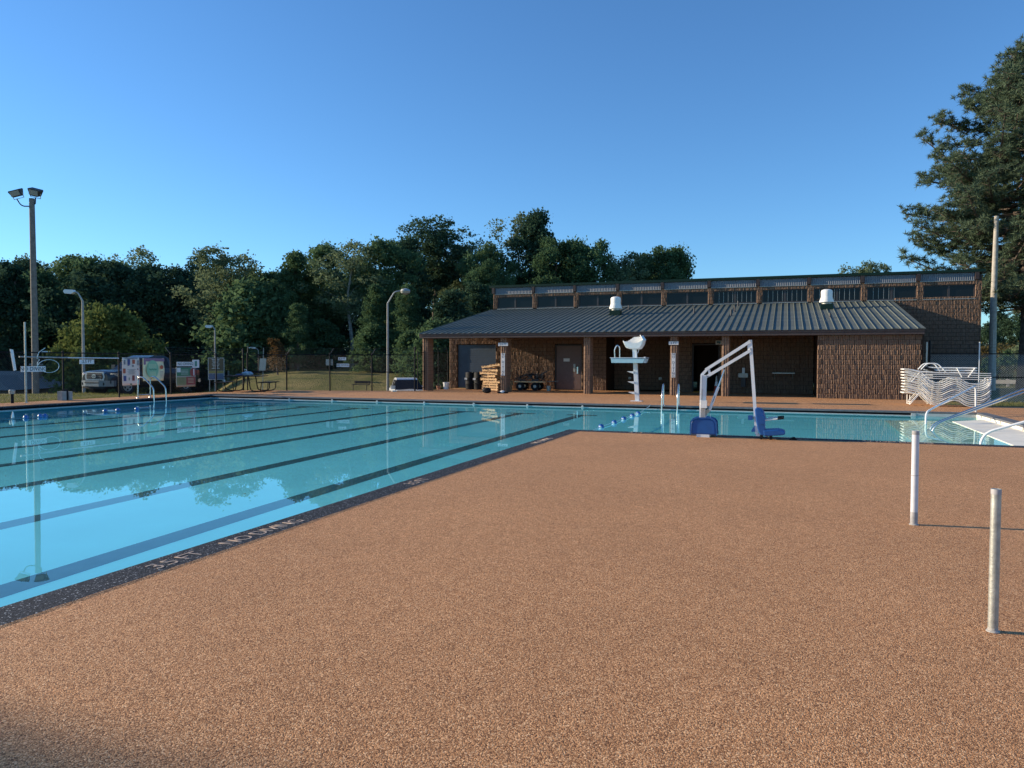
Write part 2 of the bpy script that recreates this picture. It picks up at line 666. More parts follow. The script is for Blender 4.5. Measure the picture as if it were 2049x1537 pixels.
fl = sheet([(PX0, PX1, PY0, PY1), (PX1, AX1, AY0, PY1)], FZ)
floor = struct(fl.build('pool_floor', M_POOL, smooth=True))
floor.cycles.is_caustics_receiver = True
for i in range(8):
    x = -6.03 - 2.05 * i
    mb = MB()
    z = FZ + .004
    hw = .15
    mb.add([(x - hw, 2.2, z), (x + hw, 2.2, z), (x + hw, 22.6, z), (x - hw, 22.6, z)], [(0, 1, 2, 3)])
    mb.add([(x - .5, 22.6, z), (x + .5, 22.6, z), (x + .5, 22.9, z), (x - .5, 22.9, z)], [(0, 1, 2, 3)])
    mb.add([(x - .5, 1.9, z), (x + .5, 1.9, z), (x + .5, 2.2, z), (x - .5, 2.2, z)], [(0, 1, 2, 3)])
    ln = struct(mb.build('lane_line', M_LANE, floor, smooth=True))
    ln.cycles.is_caustics_receiver = True

mw = bpy.data.materials.new('water')
mw.use_nodes = True
nt = mw.node_tree
nt.nodes.clear()
gl = nt.nodes.new('ShaderNodeBsdfGlass')
gl.inputs['IOR'].default_value = 1.33
gl.inputs['Roughness'].default_value = 0
gl.inputs['Color'].default_value = (.76, .98, .99, 1)
ow = nt.nodes.new('ShaderNodeOutputMaterial')
tcw = nt.nodes.new('ShaderNodeTexCoord')
nw = nt.nodes.new('ShaderNodeTexNoise')
nw.inputs['Scale'].default_value = 1.6
nw.inputs['Detail'].default_value = 2
nt.links.new(tcw.outputs['Object'], nw.inputs['Vector'])
bw = nt.nodes.new('ShaderNodeBump')
bw.inputs['Strength'].default_value = .045
bw.inputs['Distance'].default_value = .01
nt.links.new(nw.outputs['Fac'], bw.inputs['Height'])
nt.links.new(bw.outputs[0], gl.inputs['Normal'])
nt.links.new(gl.outputs[0], ow.inputs[0])
wmb = sheet([(PX0, PX1, PY0, PY1), (PX1, AX1, AY0, PY1)], WZ)
water = struct(wmb.build('water', mw, smooth=True))
water.cycles.is_caustics_caster = True


# ------------------------------------------------------------------ lettering
def text_mesh(body, size, name, thin=0.0, ext=.0015, space=1.0):
    cu = bpy.data.curves.new(name, 'FONT')
    cu.body = body
    cu.size = size
    cu.extrude = ext
    cu.offset = thin
    cu.space_character = space
    cu.align_x = 'CENTER'
    cu.align_y = 'CENTER'
    cu.resolution_u = 3
    o = bpy.data.objects.new(name, cu)
    COL.objects.link(o)
    dg = bpy.context.evaluated_depsgraph_get()
    dg.update()
    me = bpy.data.meshes.new_from_object(o.evaluated_get(dg))
    bpy.data.objects.remove(o)
    return me


def lettering(body, size, ex, ey, pos, parent, m, name='lettering', thin=0.0, space=1.0, local=False):
    me = text_mesh(body, size, name, thin, space=space)
    me.materials.clear()
    me.materials.append(m)
    o = bpy.data.objects.new(name, me)
    COL.objects.link(o)
    ex, ey = Vector(ex).normalized(), Vector(ey).normalized()
    ez = ex.cross(ey)
    M = Matrix((ex, ey, ez)).transposed().to_4x4()
    M.translation = Vector(pos)
    o.parent = parent
    o.matrix_local = M
    return o


M_LETTER = mat('inlay_letters', (.46, .34, .26), .7)
M_LETTER2 = mat('far_letters', (.06, .05, .05), .7)
xk = PX1 + k / 2 + .02
for y, s_ in ((4.28, '3.5 FT'), (5.28, 'NO DIVING'), (8.14, '3.5 FT'), (9.3, 'NO DIVING')) + ((12.1, '3.5 FT'), (13.2, 'NO DIVING')):
    if (y, s_) == (9.3, 'NO DIVING') or (y, s_) == (12.1, '3.5 FT'):
        continue
    lettering(s_, .205, (0, 1, 0), (-1, 0, 0), (xk, y, .0065), kero, M_LETTER, thin=-.0022, space=.92)
for x, s_ in ((-2.9, '3 FT'), (1.55, '3 FT'), (2.15, 'NO DIVING')):
    lettering(s_, .19, (1, 0, 0), (0, 1, 0), (x, AY0 - k / 2, .0065), kero, M_LETTER, thin=-.003, space=.9)
for x, s_ in ((-9.3, '3.5 FT'), (-15.5, 'NO DIVING'), (-1.6, '3 FT')):
    lettering(s_, .2, (1, 0, 0), (0, 1, 0), (x, PY1 + k / 2, .0065), kero, M_LETTER2)

# ------------------------------------------------------------------ bath house
BL, BR = -17.0, 5.14
EY, EZ, MY, MZ = 33.0, 2.84, 42.6, 4.65
WY = 33.14                                          # face of the front wall and piers            # eave and junction with the upper wall
bh = thing('pool_house', 'long brown ribbed-block bath house with green metal porch roof and a raised row of windows', 'building', (-5.8, 36.5, 0))
BO = Vector((-5.8, 36.5, 0))


def bmesh_block(w, h, d, ribs, seed):
    """split-face ribbed block, front towards -y, origin at its lower left front"""
    rr = random.Random(seed)
    xs = [0.006]
    ys = [.012]
    step = (w - .012) / ribs
    for i in range(ribs):
        b = .006 + i * step
        xs += [b + step * (.45 + .06 * rr.random()), b + step * .78, b + step * .95]
        ys += [-.012 - rr.random() * .014, -.010 - rr.random() * .012, .012]
    n = len(xs)
    v, f = [], []
    for z in (.007, h * (.35 + rr.random() * .3), h - .007):
        for x, y in zip(xs, ys):
            v.append((x, y + (rr.random() - .5) * .014, z))
    for j in range(2):
        for i in range(n - 1):
            f.append((j * n + i, j * n + i + 1, (j + 1) * n + i + 1, (j + 1) * n + i))
    b0 = len(v)
    for x, z in ((xs[0], .007), (xs[-1], .007), (xs[-1], h - .007), (xs[0], h - .007)):
        v.append((x, d, z))
    f += [(0, b0, b0 + 1, n - 1), (2 * n, 3 * n - 1, b0 + 2, b0 + 3), (n - 1, b0 + 1, b0 + 2, 3 * n - 1, 2 * n - 1), (0, n, 2 * n, b0 + 3, b0)]
    return v, f


CW, CH = .4, .2
VARS = [bmesh_block(CW, CH, .045, 6, i) for i in range(8)]
VAR_ME = []
for v_, f_ in VARS:
    VAR_ME.append(MB().add(v_, f_).mesh('block', M_BLOCK))
HALF = [bmesh_block(CW / 2, CH, .045, 3, 20 + i) for i in range(4)]
rb = random.Random(3)
n_block = [0]


def block_wall(x0, x1, z0, z1, y, holes=(), single=False, mass=None, parent=None):
    """courses of ribbed blocks on the plane y; holes are (x0, x1, z0, z1)"""
    row = 0
    z = z0
    while z < z1 - .05:
        x = x0 - (CW / 2 if row % 2 else 0)
        while x < x1 - .02:
            a_, b_ = max(x, x0), min(x + CW, x1)
            hit = False
            for hx0, hx1, hz0, hz1 in holes:
                if z + CH * .5 > hz0 and z + CH * .5 < hz1:
                    if a_ >= hx0 - .02 and b_ <= hx1 + .02:
                        hit = True
                    elif a_ < hx1 and b_ > hx0:
                        if a_ < hx0:
                            b_ = hx0
                        else:
                            a_ = hx1
            x += CW
            if hit or b_ - a_ < .04:
                continue
            sx = (b_ - a_) / CW
            if single:
                o = link('block', rb.choice(VAR_ME), parent)
                o.location = Vector((a_, y, z)) - BO
                o.scale = (sx, 1, 1)
                n_block[0] += 1
            else:
                if sx < .6:
                    vv, ff = rb.choice(HALF)
                    sx = (b_ - a_) / (CW / 2)
                else:
                    vv, ff = rb.choice(VARS)
                mass.add([(a_ + p[0] * sx, y + p[1], z + p[2]) for p in vv], ff)
        z += CH
        row += 1


def bpart(mb, name, m, parent=None, **kw):
    """a part of the bath house; geometry given in world coordinates"""
    me = mb.mesh(name, m, kw.pop('smooth', False))
    me.transform(Matrix.Translation(-BO))
    return link(name, me, parent or bh, **kw)


# backing of the walls (mortar colour shows in the joints)
wm = MB()
Y0 = 37.1
holes_back = [(-16.88, -14.61, 0, 2.38), (-11.3, -9.85, 0, 2.4), (-4.27, -2.97, 0, 2.4), (-8.55, -5.35, -1, 2.75)]


def backing(x0, x1, z0, z1, y, th, holes):
    cuts = sorted(set([x0, x1] + [c for h in holes for c in h[:2] if x0 < c < x1]))
    for a_, b_ in zip(cuts, cuts[1:]):
        mid = (a_ + b_) / 2
        hh = [h for h in holes if h[0] < mid < h[1]]
        if hh:
            if hh[0][3] < z1 - .02:
                wm.box(a_, b_, y + .018, y + th, hh[0][3], z1)
        else:
            wm.box(a_, b_, y + .018, y + th, z0, z1)


backing(-17.35, 1.26, 0, 2.75, Y0, .22, holes_back)
backing(-8.75, -5.15, 0, 2.75, 39.0, .2, [])
wm.box(-8.77, -8.55, Y0 + .225, 38.99, 0, 2.75)
wm.box(-5.35, -5.13, Y0 + .225, 38.99, 0, 2.75)
backing(1.26, 5.10, 0, 2.6, WY, .2, [])
wm.box(1.28, 1.48, 33.36, 37.05, 0, 2.75)
wm.box(5.0, 5.18, 33.36, 42.5, 0, 2.72)
wm.box(-17.33, -17.13, Y0 + .225, 42.5, 0, 2.75)
# upper storey shell
win_x = [BL + .0 + 2.555 * i for i in range(11)]
UW0, UW1 = -16.95, 9.12
holes_up = []
for i in range(10):
    wx0, wx1 = UW0 + .28 + i * 2.58, UW0 + 2.58 + i * 2.58
    holes_up.append((wx0, wx1 - .02, 4.72, 5.40))
backing(UW0, UW1, 4.0, 5.56, MY, .2, [])
wm2 = wm
# open the window holes properly: rebuild the band as piers and lintel
wm.v, wm.f, wm.mi = wm.v[:-8], wm.f[:-6], wm.mi[:-6]
wm.box(UW0, UW1, MY + .018, MY + .2, 5.40, 5.58)
wm.box(UW0, 5.2, MY + .018, MY + .2, 4.0, 4.70)
wm.box(5.2, UW1, MY + .018, MY + .2, 0, 4.70)
edges = [UW0] + [c for h in holes_up for c in h[:2]] + [UW1]
for a_, b_ in zip(edges[0::2], edges[1::2]):
    wm.box(a_, b_, MY + .018, MY + .2, 4.70, 5.40)
wm.box(UW1 - .2, UW1, MY + .21, 56, 0, 5.6)
wm.box(UW0, UW0 + .2, MY + .21, 56, 0, 5.6)
wm.box(UW0, UW1, 56, 56.2, 0, 5.6)
# gable infill under the right rake
wm.prism([(33.3, 2.602), (42.58, 2.602), (42.58, 4.56), (33.3, 2.80)], 5.0, 5.175, axis='x')
bpart(wm, 'wall', M_MORTAR)

# the blocks themselves: front wall, the columns and the lit bay singly, the rest as one mass
block_wall(1.26, 5.10, 0, 2.6, WY, single=True, parent=bh)
block_wall(-14.61, -12.2, 0, 1.8, Y0, single=True, parent=bh)
cols = [(-16.83, 'a'), (-12.66, 'b'), (-8.55, 'c'), (-4.61, 'd'), (-2.41, 'e')]
col_me = []
for i in range(5):
    rr = random.Random(50 + i)
    # whole block of a pier: ribbed front, split sides
    xs = [-.15, -.14, -.07, -.055, -.045, .03, .045, .055, .12, .15]
    ysf = [.012, .004, -.03, .012, .004, -.032, .012, .004, -.03, .01]
    mbk = MB()
    side = []
    v, f = [], []
    ring = [(x, y + (rr.random() - .5) * .014) for x, y in zip(xs, ysf)]
    for t in range(1, 7):
        ring.append((.15 + (.012 if t % 2 else -.006) + (rr.random() - .5) * .012, .1 * t - .03))
    ring.append((.15, .6))
    ring.append((-.15, .6))
    for t in range(6, 0, -1):
        ring.append((-.15 - (.012 if t % 2 else -.006) + (rr.random() - .5) * .012, .1 * t - .03))
    mbk.prism(ring, .004, .196, axis='z')
    col_me.append(mbk.mesh('block', M_BLOCK))
for x, _ in cols:
    c_ = bpart(MB().box(x - .13, x + .13, WY + .03, WY + .57, 0, 2.6), 'column', M_MORTAR)
    for j in range(13):
        o = link('block', rb.choice(col_me), c_)
        o.location = Vector((x, WY, .2 * j)) - BO
        n_block[0] += 1
mass = MB()
block_wall(-17.35, 1.26, 0, 2.7, Y0, holes=holes_back + [(-14.61, -12.2, 0, 1.8)], mass=mass)
block_wall(-8.75, -5.15, 0, 2.7, 39.0, mass=mass)
block_wall(5.25, UW1, 0, 4.70, MY, mass=mass)
block_wall(UW0, UW1, 5.40, 5.58, MY, mass=mass)
for a_, b_ in zip(edges[0::2], edges[1::2]):
    block_wall(a_, b_, 4.70, 5.40, MY, mass=mass)
ms = bpart(mass, 'blocks', M_BLOCK)
ms['kind'] = 'stuff'

# door reveals, doors
bpart(MB().box(-16.88, -14.61, Y0 + .10, Y0 + .14, .03, 2.37), 'roll_door', M_ROLL)
rs = MB()
for i in range(24):
    rs.box(-16.87, -14.62, Y0 + .085, Y0 + .0995, .05 + i * .097, .05 + i * .097 + .08)
bpart(rs, 'roll_door_slats', M_ROLL, kind='stuff')
for dx0, dx1 in ((-11.3, -9.85), (-4.27, -2.97)):
    df = MB().box(dx0, dx0 + .06, Y0 + .08, Y0 + .2, 0, 2.36).box(dx1 - .06, dx1, Y0 + .08, Y0 + .2, 0, 2.36).box(dx0 + .06, dx1 - .06, Y0 + .08, Y0 + .2, 2.30, 2.36)
    bpart(df, 'door_frame', M_FRAME)
    if dx0 < -10:
        d_ = bpart(MB().box(dx0 + .065, dx1 - .065, Y0 + .12, Y0 + .17, .02, 2.29), 'door', M_DOOR)
        hd = bpart(MB().box(dx1 - .27, dx1 - .2, Y0 + .07, Y0 + .118, .85, 1.2), 'handle', M_STEEL, d_)
        sg = bpart(MB().box(dx0 + .45, dx0 + .78, Y0 + .105, Y0 + .119, 1.48, 1.64), 'door_sign', M_SIGN, d_)
        sg2 = bpart(MB().box(dx1 - .46, dx1 - .36, Y0 + .105, Y0 + .119, .95, 1.35), 'kick_plate', M_GALV, d_)
    else:
        bpart(MB().box(dx0, dx1, 39.4, 39.45, 0, 2.4), 'inner_wall', M_MORTAR)
# beam over the columns, fascia, soffit
bpart(MB().box(BL, BR, 33.16, 33.7, 2.602, 2.66), 'porch_beam', M_TIMBER)
bpart(MB().box(BL - .05, BR, EY - .06, EY + .04, 2.61, 2.815), 'fascia', M_FASCIA)
bpart(MB().box(BL - .05, BR, EY - .09, EY - .061, 2.74, 2.825), 'gutter', M_FASCIA)
sl = (MZ - EZ) / (MY - EY)
so = MB()
so.prism([(EY + .05, 2.70), (MY, 2.70 + (MY - EY) * sl), (MY, 2.78 + (MY - EY) * sl), (EY + .05, 2.78)], BL + .06, BR - .06, axis='x')
bpart(so, 'ceiling', M_TIMBER)
for x0, x1 in ((BL - .05, BL + .055), (BR - .055, BR)):
    bpart(MB().prism([(EY + .045, 2.61), (MY - .01, 2.61 + (MY - EY) * sl), (MY - .01, 2.80 + (MY - EY) * sl), (EY + .045, 2.805)], x0, x1, axis='x'), 'rake_board', M_FASCIA)
# standing seam panels
npan = 74
pw_ = (BR - BL + .1) / npan
L = math.hypot(MY - EY, MZ - EZ)
pm = MB()
ny = 6
vs = []
for j in range(ny + 1):
    t = j / ny
    y, z = (MY - EY + .12) * t, (MZ - EZ + .02) * t
    vs += [(0, y, z), (.012, y, z + .038), (.03, y, z + .038), (.040, y, z), (pw_, y, z)]
fs = []
for j in range(ny):
    for i in range(4):
        a0 = j * 5 + i
        fs.append((a0, a0 + 1, a0 + 6, a0 + 5))
fs.append((0, 4, 3, 2, 1))
pm.add(vs, fs)
pan_me = []
for q in range(3):
    p2 = MB()
    rr = random.Random(q)
    p2.add([(v[0], v[1], v[2] + ((rr.random() - .5) * .006 if i % 5 in (3, 4) else 0)) for i, v in enumerate(vs)], fs)
    pan_me.append(p2.mesh('roof_panel', M_ROOF))
for i in range(npan):
    o = link('roof_panel', pan_me[i % 3], bh)
    o.location = Vector((BL - .05 + i * pw_, EY - .12, EZ - .02)) - BO
# windows of the raised storey
for i, (x0, x1, z0, z1) in enumerate(holes_up):
    fr = MB()
    fr.box(x0, x1, MY + .06, MY + .16, z0 - .02, z0 + .05).box(x0, x1, MY + .06, MY + .16, z1 - .05, z1)
    mid = (x0 + x1) / 2
    for a_, b_ in ((x0, x0 + .05), (mid - .05, mid + .05), (x1 - .05, x1)):
        fr.box(a_, b_, MY + .061, MY + .159, z0 + .05, z1 - .05)
    w_ = bpart(fr, 'window', M_FRAME)
    for a_, b_ in ((x0 + .05, mid - .05), (mid + .05, x1 - .05)):
        bpart(MB().box(a_, b_, MY + .10, MY + .11, z0 + .05, z1 - .05), 'pane', M_GLASS, w_)
    bpart(MB().box(x0 - .02, x1 + .02, MY - .03, MY + .055, z0 - .05, z0 - .021), 'sill', M_GALV, w_)
    if 5 <= i <= 8:
        for q in range(1, 9):
            xx = x0 + .05 + q * (x1 - x0 - .1) / 9
            if i == 8 and q > 5:
                continue
            bpart(MB().box(xx - .008, xx + .008, MY + .07, MY + .085, z0 + .05, z1 - .05), 'window_bar', M_GALV, w_)
# siding band, beams, upper roof
for i in range(10):
    x0, x1 = UW0 + .12 + i * 2.58, UW0 + 2.58 - .04 + i * 2.58
    sm = MB()
    n = 26
    vs, fs = [], []
    for q in range(n * 2 + 1):
        x = x0 + (x1 - x0) * q / (n * 2)
        y = MY - .02 + (0.0 if q % 2 else .03)
        vs += [(x, y, 5.585), (x, y, 5.97)]
    fs = [(2 * q, 2 * q + 2, 2 * q + 3, 2 * q + 1) for q in range(n * 2)]
    sm.add(vs, fs)
    bpart(sm, 'siding', M_SIDING)
    bpart(MB().box(x0, x1, MY - .04, MY - .025, 5.575, 5.60), 'flashing', M_GALV)
for i in range(11):
    x = UW0 + .04 + i * 2.58
    bpart(MB().box(x - .085, x + .085, MY - .13, MY + .1, 5.63, 5.985), 'roof_beam', M_TIMBER)
ur = MB()
ur.prism([(MY - .09, 5.99), (56.4, 5.10), (56.4, 5.22), (MY - .09, 6.10)], BL - .15, UW1 + .1, axis='x')
bpart(ur, 'upper_roof', M_ROOF)
bpart(MB().box(BL - .18, UW1 + .13, MY - .12, MY - .093, 6.0, 6.13), 'roof_edge', M_DKGREEN)
# upper wall above the siding so that the roof closes
bpart(MB().box(UW0, UW1, MY + .02, MY + .18, 5.585, 5.88), 'parapet', M_TIMBER)

# things fixed to the roof
def vent(px, py, r, label):
    d = ray(px, py)
    t = (EZ - sl * EY - EYE) / (d.z - sl * d.y)
    p = Vector((0, 0, EYE)) + d * t
    t_ = thing('roof_ventilator', label, 'ventilator', p, 0, 'ventilators on the porch roof')
    t_.scale = (.88, .88, .88)
    MB().box(-r * .95, r * .95, -r * .95, r * .95, -.05, .26).build('curb', M_DKGREEN, t_)
    MB().lathe([(r * .8, .26), (r * .8, .36)], 18).build('neck', M_GALV, t_, smooth=True)
    MB().lathe([(r * 1.18, .36), (r * 1.2, .40), (r * .96, .62), (r * .95, .66)], 24).build('skirt', M_WHITE2, t_, smooth=True)
    MB().lathe([(r * .92, .66), (r * .94, .96), (r * .84, 1.04), (r * .5, 1.09), (.001, 1.10)], 24).build('cap', M_WHITE2, t_, smooth=True)
    return t_


vent(1232, 630, .33, 'white domed ventilator standing on the porch roof above the lifeguard chair')
vent(1654, 618, .33, 'white domed ventilator on the porch roof close to its right end')
for px, py, h, lb in ((1258, 620, .26, 'short vent pipe just right of the first white ventilator'), (1389, 627, .28, 'lone vent pipe in the middle of the porch roof'),
                      (1463, 632, .30, 'nearest to the eave of three vent pipes in a cluster'), (1470, 624, .30, 'middle pipe of the cluster of three vent pipes'),
                      (1477, 612, .26, 'vent pipe highest up the roof in the cluster of three'), (1661, 636, .22, 'small vent pipe below the ventilator at the right end of the roof')):
    d = ray(px, py)
    t = (EZ - sl * EY - EYE) / (d.z - sl * d.y)
    p = Vector((0, 0, EYE)) + d * t
    o = MB().lathe([(.07, -.03), (.05, .06), (.04, .07), (.04, h)], 10).build('vent_pipe', M_FRAME, smooth=True)
    o.location = p
    tag(o, lb, 'vent pipe', 'vent pipes on the porch roof')

# fittings on the back wall
f_ = thing('drinking_fountain', 'grey drinking fountain fixed to the porch back wall', 'fountain', (-1.85, Y0 - .03, .75))
MB().box(-.22, .22, -.32, -.005, 0, .2).build('basin', M_GALV, f_)
MB().box(-.06, .06, -.1, -.005, .2, .46).build('bottle_filler', M_WHITE, f_)
MB().box(-.1, .1, -.2, -.005, -.45, 0).build('trap_cover', M_FRAME, f_)
f_ = thing('wall_shelf', 'grey counter shelf on the dark porch wall right of the fountain', 'shelf', (-.1, Y0 - .03, .88))
MB().box(-.45, .55, -.32, -.005, .06, .12).build('board', M_GALV, f_)
for s_ in (-.35, .45):
    MB().bar((s_, -.28, .055), (s_, -.02, -.18), .03, .03).build('bracket', M_GALV, f_)
f_ = thing('emergency_light', 'small boxed emergency light under the porch beam', 'light', (-3.0, 36.98, 2.42))
MB().box(-.14, .14, -.08, .1, -.09, .09).build('housing', M_WHITE, f_)
MB().box(-.1, .1, -.1, -.081, -.06, .06).build('dark_lens', M_GLASS, f_)
for x, lb in ((-7.7, 'small grey cover plate low on the recessed wall, left one'), (-6.1, 'small grey cover plate low on the recessed wall, right one')):
    tag(MB().box(x - .08, x + .08, 38.94, 38.972, .55, .67).build('outlet_plate', M_GALV), lb, 'outlet plate', 'cover plates in the recess')


def cone(loc, label):
    t_ = thing('traffic_cone', label, 'traffic cone', loc)
    mo = mat('cone_orange', (.45, .06, .03), .5)
    MB().box(-.18, .18, -.18, .18, 0, .03).build('base', mo, t_)
    MB().lathe([(.13, .03), (.09, .34)], 14).build('body', mo, t_, smooth=True)
    MB().lathe([(.0915, .341), (.065, .55)], 14).build('reflective_band', M_WHITE, t_, smooth=True)
    MB().lathe([(.064, .551), (.03, .82)], 14).build('tip', M_GALV, t_, smooth=True)


cone((-3.05, 36.55, 0), 'faded orange traffic cone with white band in the dark porch doorway')


# ------------------------------------------------------------------ signs
def frame_of(ex, ey, pos):
    ex, ey = Vector(ex).normalized(), Vector(ey).normalized()
    M = Matrix((ex, ey, ex.cross(ey))).transposed().to_4x4()
    M.translation = Vector(pos)
    return M


def sign(name, label, cat, pos, w, h, ex, text='', size=.1, m=None, ink=None, group=None, ey=(0, 0, 1), vertical=False, thin=0.0):
    t_ = thing(name, label, cat, pos, 0, group)
    t_.matrix_world = frame_of(ex, ey, pos)
    MB().box(-w / 2, w / 2, -h / 2, h / 2, -.012, 0).build('board', m or M_SIGN, t_)
    if text:
        if vertical:
            n = len(text)
            for i, ch in enumerate(text):
                if ch != ' ':
                    lettering(ch, size, (1, 0, 0), (0, 1, 0), (0, h / 2 - (i + .5) * h / n, .002), t_, ink or M_INK, 'letter', thin)
        else:
            lettering(text, size, (1, 0, 0), (0, 1, 0), (0, 0, .002), t_, ink or M_INK, 'lettering', thin)
    return t_


X_ = (1, 0, 0)
SG = 'depth and no diving signs'
sign('depth_sign', 'white 3.5 FT sign across the column beside the pallets', 'sign', (-12.66, WY - .05, 2.29), .50, .15, X_, '3.5 FT', .14, group=SG)
sign('no_diving_sign', 'white NO DIVING sign running down the column beside the pallets', 'sign', (-12.66, WY - .05, 1.33), .19, 1.08, X_, 'NO DIVING', .15, group=SG, vertical=True)
sign('depth_sign', 'white 3 FT sign across the column right of the lifeguard chair', 'sign', (-4.61, WY - .05, 2.31), .42, .15, X_, '3 FT', .15, group=SG)
sign('no_diving_sign', 'white NO DIVING sign running down the column under the 3 FT sign', 'sign', (-4.61, WY - .05, 1.33), .17, 1.08, X_, 'NO DIVING', .15, group=SG, vertical=True)

# ------------------------------------------------------------------ fences
def chain(mb, p, q, z0, z1, s=.085, r=.0022):
    p, q = Vector(p), Vector(q)
    L_ = (q - p).length
    d = (q - p) / L_
    H_ = z1 - z0
    nrm = Vector((-d.y, d.x, 0))

    def wire(a0, b0, a1, b1, off):
        A = p + d * a0 + Vector((0, 0, z0 + b0)) + nrm * off
        B = p + d * a1 + Vector((0, 0, z0 + b1)) + nrm * off
        w = (B - A).normalized()
        s1 = w.cross(nrm).normalized() * r
        s2 = nrm * r
        vs = [A + s1, A - s1 * .5 + s2, A - s1 * .5 - s2, B + s1, B - s1 * .5 + s2, B - s1 * .5 - s2]
        mb.add(vs, [(0, 1, 4, 3), (1, 2, 5, 4), (2, 0, 3, 5)])
    c = -H_
    while c < L_:
        a0, a1 = max(c, 0), min(c + H_, L_)
        if a1 - a0 > .01:
            wire(a0, a0 - c, a1, a1 - c, .003)
            wire(a0, H_ - (a0 - c), a1, H_ - (a1 - c), -.003)
        c += s


def fence(name, label, pts, base, top, arms=None, mid=None, tall=None, group='chain link fence runs', barbed=True, wire_r=.0022, wm_=None):
    """pts: post positions; arms: which posts carry an angled barbed arm (direction vector)"""
    o0 = Vector((pts[0][0], pts[0][1], 0))
    t_ = thing(name, label, 'fence', o0, 0, group)
    P = [Vector((x, y, 0)) - o0 for x, y in pts]
    for i, p in enumerate(P):
        hh = tall.get(i, top + .04) if tall else top + .04
        mb = MB().tube([p + Vector((0, 0, base)), p + Vector((0, 0, hh))], .032 if hh < top + .2 else .04, 8)
        mb.lathe([(.04, hh - .02), (.04, hh + .01), (.015, hh + .035)], 8, c=tuple(p))
        po = mb.build('post', M_BLACK, t_, smooth=True)
        if arms and i in arms:
            a_ = Vector(arms[i])
            MB().bar(p + Vector((0, 0, top)), p + a_ + Vector((0, 0, top + .3)), .03, .012).build('barbed_arm', M_WIRE, po)
    d_tot = MB()
    for a_, b_ in zip(P, P[1:]):
        d_tot.tube([a_ + Vector((0, 0, top)), b_ + Vector((0, 0, top))], .022, 6)
    d_tot.build('top_rail', M_BLACK, t_, smooth=True)
    cm = MB()
    for a_, b_ in zip(P, P[1:]):
        chain(cm, a_, b_, base + .04, top - .02, r=wire_r)
    cm.build('chain_mesh', wm_ or M_WIRE, t_)
    bwm = MB()
    for i, (a_, b_) in enumerate(zip(P, P[1:])):
        bwm.tube([a_ + Vector((0, 0, base + .05)), b_ + Vector((0, 0, base + .05))], .004, 4, caps=False)
    bwm.build('tension_wire', M_WIRE, t_)
    if mid:
        mr = MB()
        for i in mid:
            mr.tube([P[i] + Vector((0, 0, .93)), P[i + 1] + Vector((0, 0, .93))], .018, 6)
        mr.build('brace_rail', M_BLACK, t_, smooth=True)
    if arms:
        bb = MB()
        ks = sorted(arms)
        for i, j in zip(ks, ks[1:]):
            for f in (.33, .66, 1.0):
                A = P[i] + Vector(arms[i]) * f + Vector((0, 0, top + .3 * f))
                B = P[j] + Vector(arms[j]) * f + Vector((0, 0, top + .3 * f))
                sag = (A + B) / 2 - Vector((0, 0, .02))
                bb.tube([A, sag, B], .004, 3, caps=False)
                n = int((B - A).length / .14)
                for q in range(n):
                    c_ = A.lerp(B, (q + .5) / n)
                    bb.bar(c_ - Vector((.02, .01, .025)), c_ + Vector((.02, .01, .02)), .004, .004)
        w_ = bb.build('barbed_wire', M_WIRE, t_)
    return t_


FX = -24.85
left_posts = [(FX + .05, 12.0), (FX + .05, 14.6), (FX + .05, 17.1), (FX + .02, 19.76), (FX, 22.2), (FX - .15, 25.0), (FX - .3, 27.9), (-25.15, 29.75)]
fence('chain_link_fence', 'black chain link fence along the left side of the pool deck', left_posts, -.08, 1.74, arms={5: (-.3, 0, 0), 6: (-.3, 0, 0), 7: (-.1, 0, 0)}, tall={7: 2.05})
back_posts = [(-25.02, 29.9), (-22.98, 30.3), (-21.0, 31.05), (-19.05, 31.75), (-17.05, 32.45)]
fence('chain_link_fence', 'black chain link fence with barbed wire between the picnic table and the bath house', back_posts, -.08, 1.78,
      arms={0: (.0, .05, .1), 1: (.05, .25, 0), 2: (.05, .25, 0), 3: (.05, .25, 0), 4: (0, .1, .05)}, mid=[0, 3], tall={4: 2.15})
# gate leaf swung open beside the first column
g_ = thing('metal_gate', 'narrow black gate leaf swung open against the leftmost porch column', 'gate', (-16.95, 32.55, 0))
for dx, dy in ((0, 0), (.06, .55), (.12, 1.1)):
    MB().tube([(dx, dy, .05), (dx, dy, 2.0)], .02, 6).build('upright', M_BLACK, g_, smooth=True)
for z in (.15, .95, 1.9):
    MB().tube([(0, 0, z), (.12, 1.1, z)], .018, 6).build('cross_rail', M_BLACK, g_, smooth=True)
cmg = MB()
chain(cmg, Vector((0, 0, 0)), Vector((.12, 1.1, 0)), .15, 1.9)
cmg.build('chain_mesh', M_WIRE, g_)
fence('side_fence', 'short dark fence closing the gap behind the leftmost porch column', [(-16.75, 33.45), (-17.05, 35.1), (-17.3, 36.8)], 0, 1.9, mid=[0, 1],
      arms={0: (-.1, 0, 0), 1: (-.1, 0, 0), 2: (-.1, 0, 0)}, group='chain link fence runs')
fence('chain_link_fence', 'grey chain link fence to the right of the bath house behind the loungers', [(5.42, 33.5), (7.15, 33.5), (9.9, 33.5), (12.7, 33.5), (15.5, 33.5), (18.3, 33.5)], -.08, 1.84,
      arms={0: (0, 0, .06), 1: (0, 0, .06), 2: (0, 0, .06), 3: (0, 0, .06), 4: (0, 0, .06), 5: (0, 0, .06)}, mid=[1, 2, 3, 4], tall={0: 2.35}, wire_r=.0042, wm_=M_GALV)
tag(MB().tube([(5.27, 33.2, 0), (5.27, 33.2, 2.3)], .03, 8).build('fence_post', M_GALV, smooth=True), 'tall grey steel post against the right corner of the porch wall', 'post')
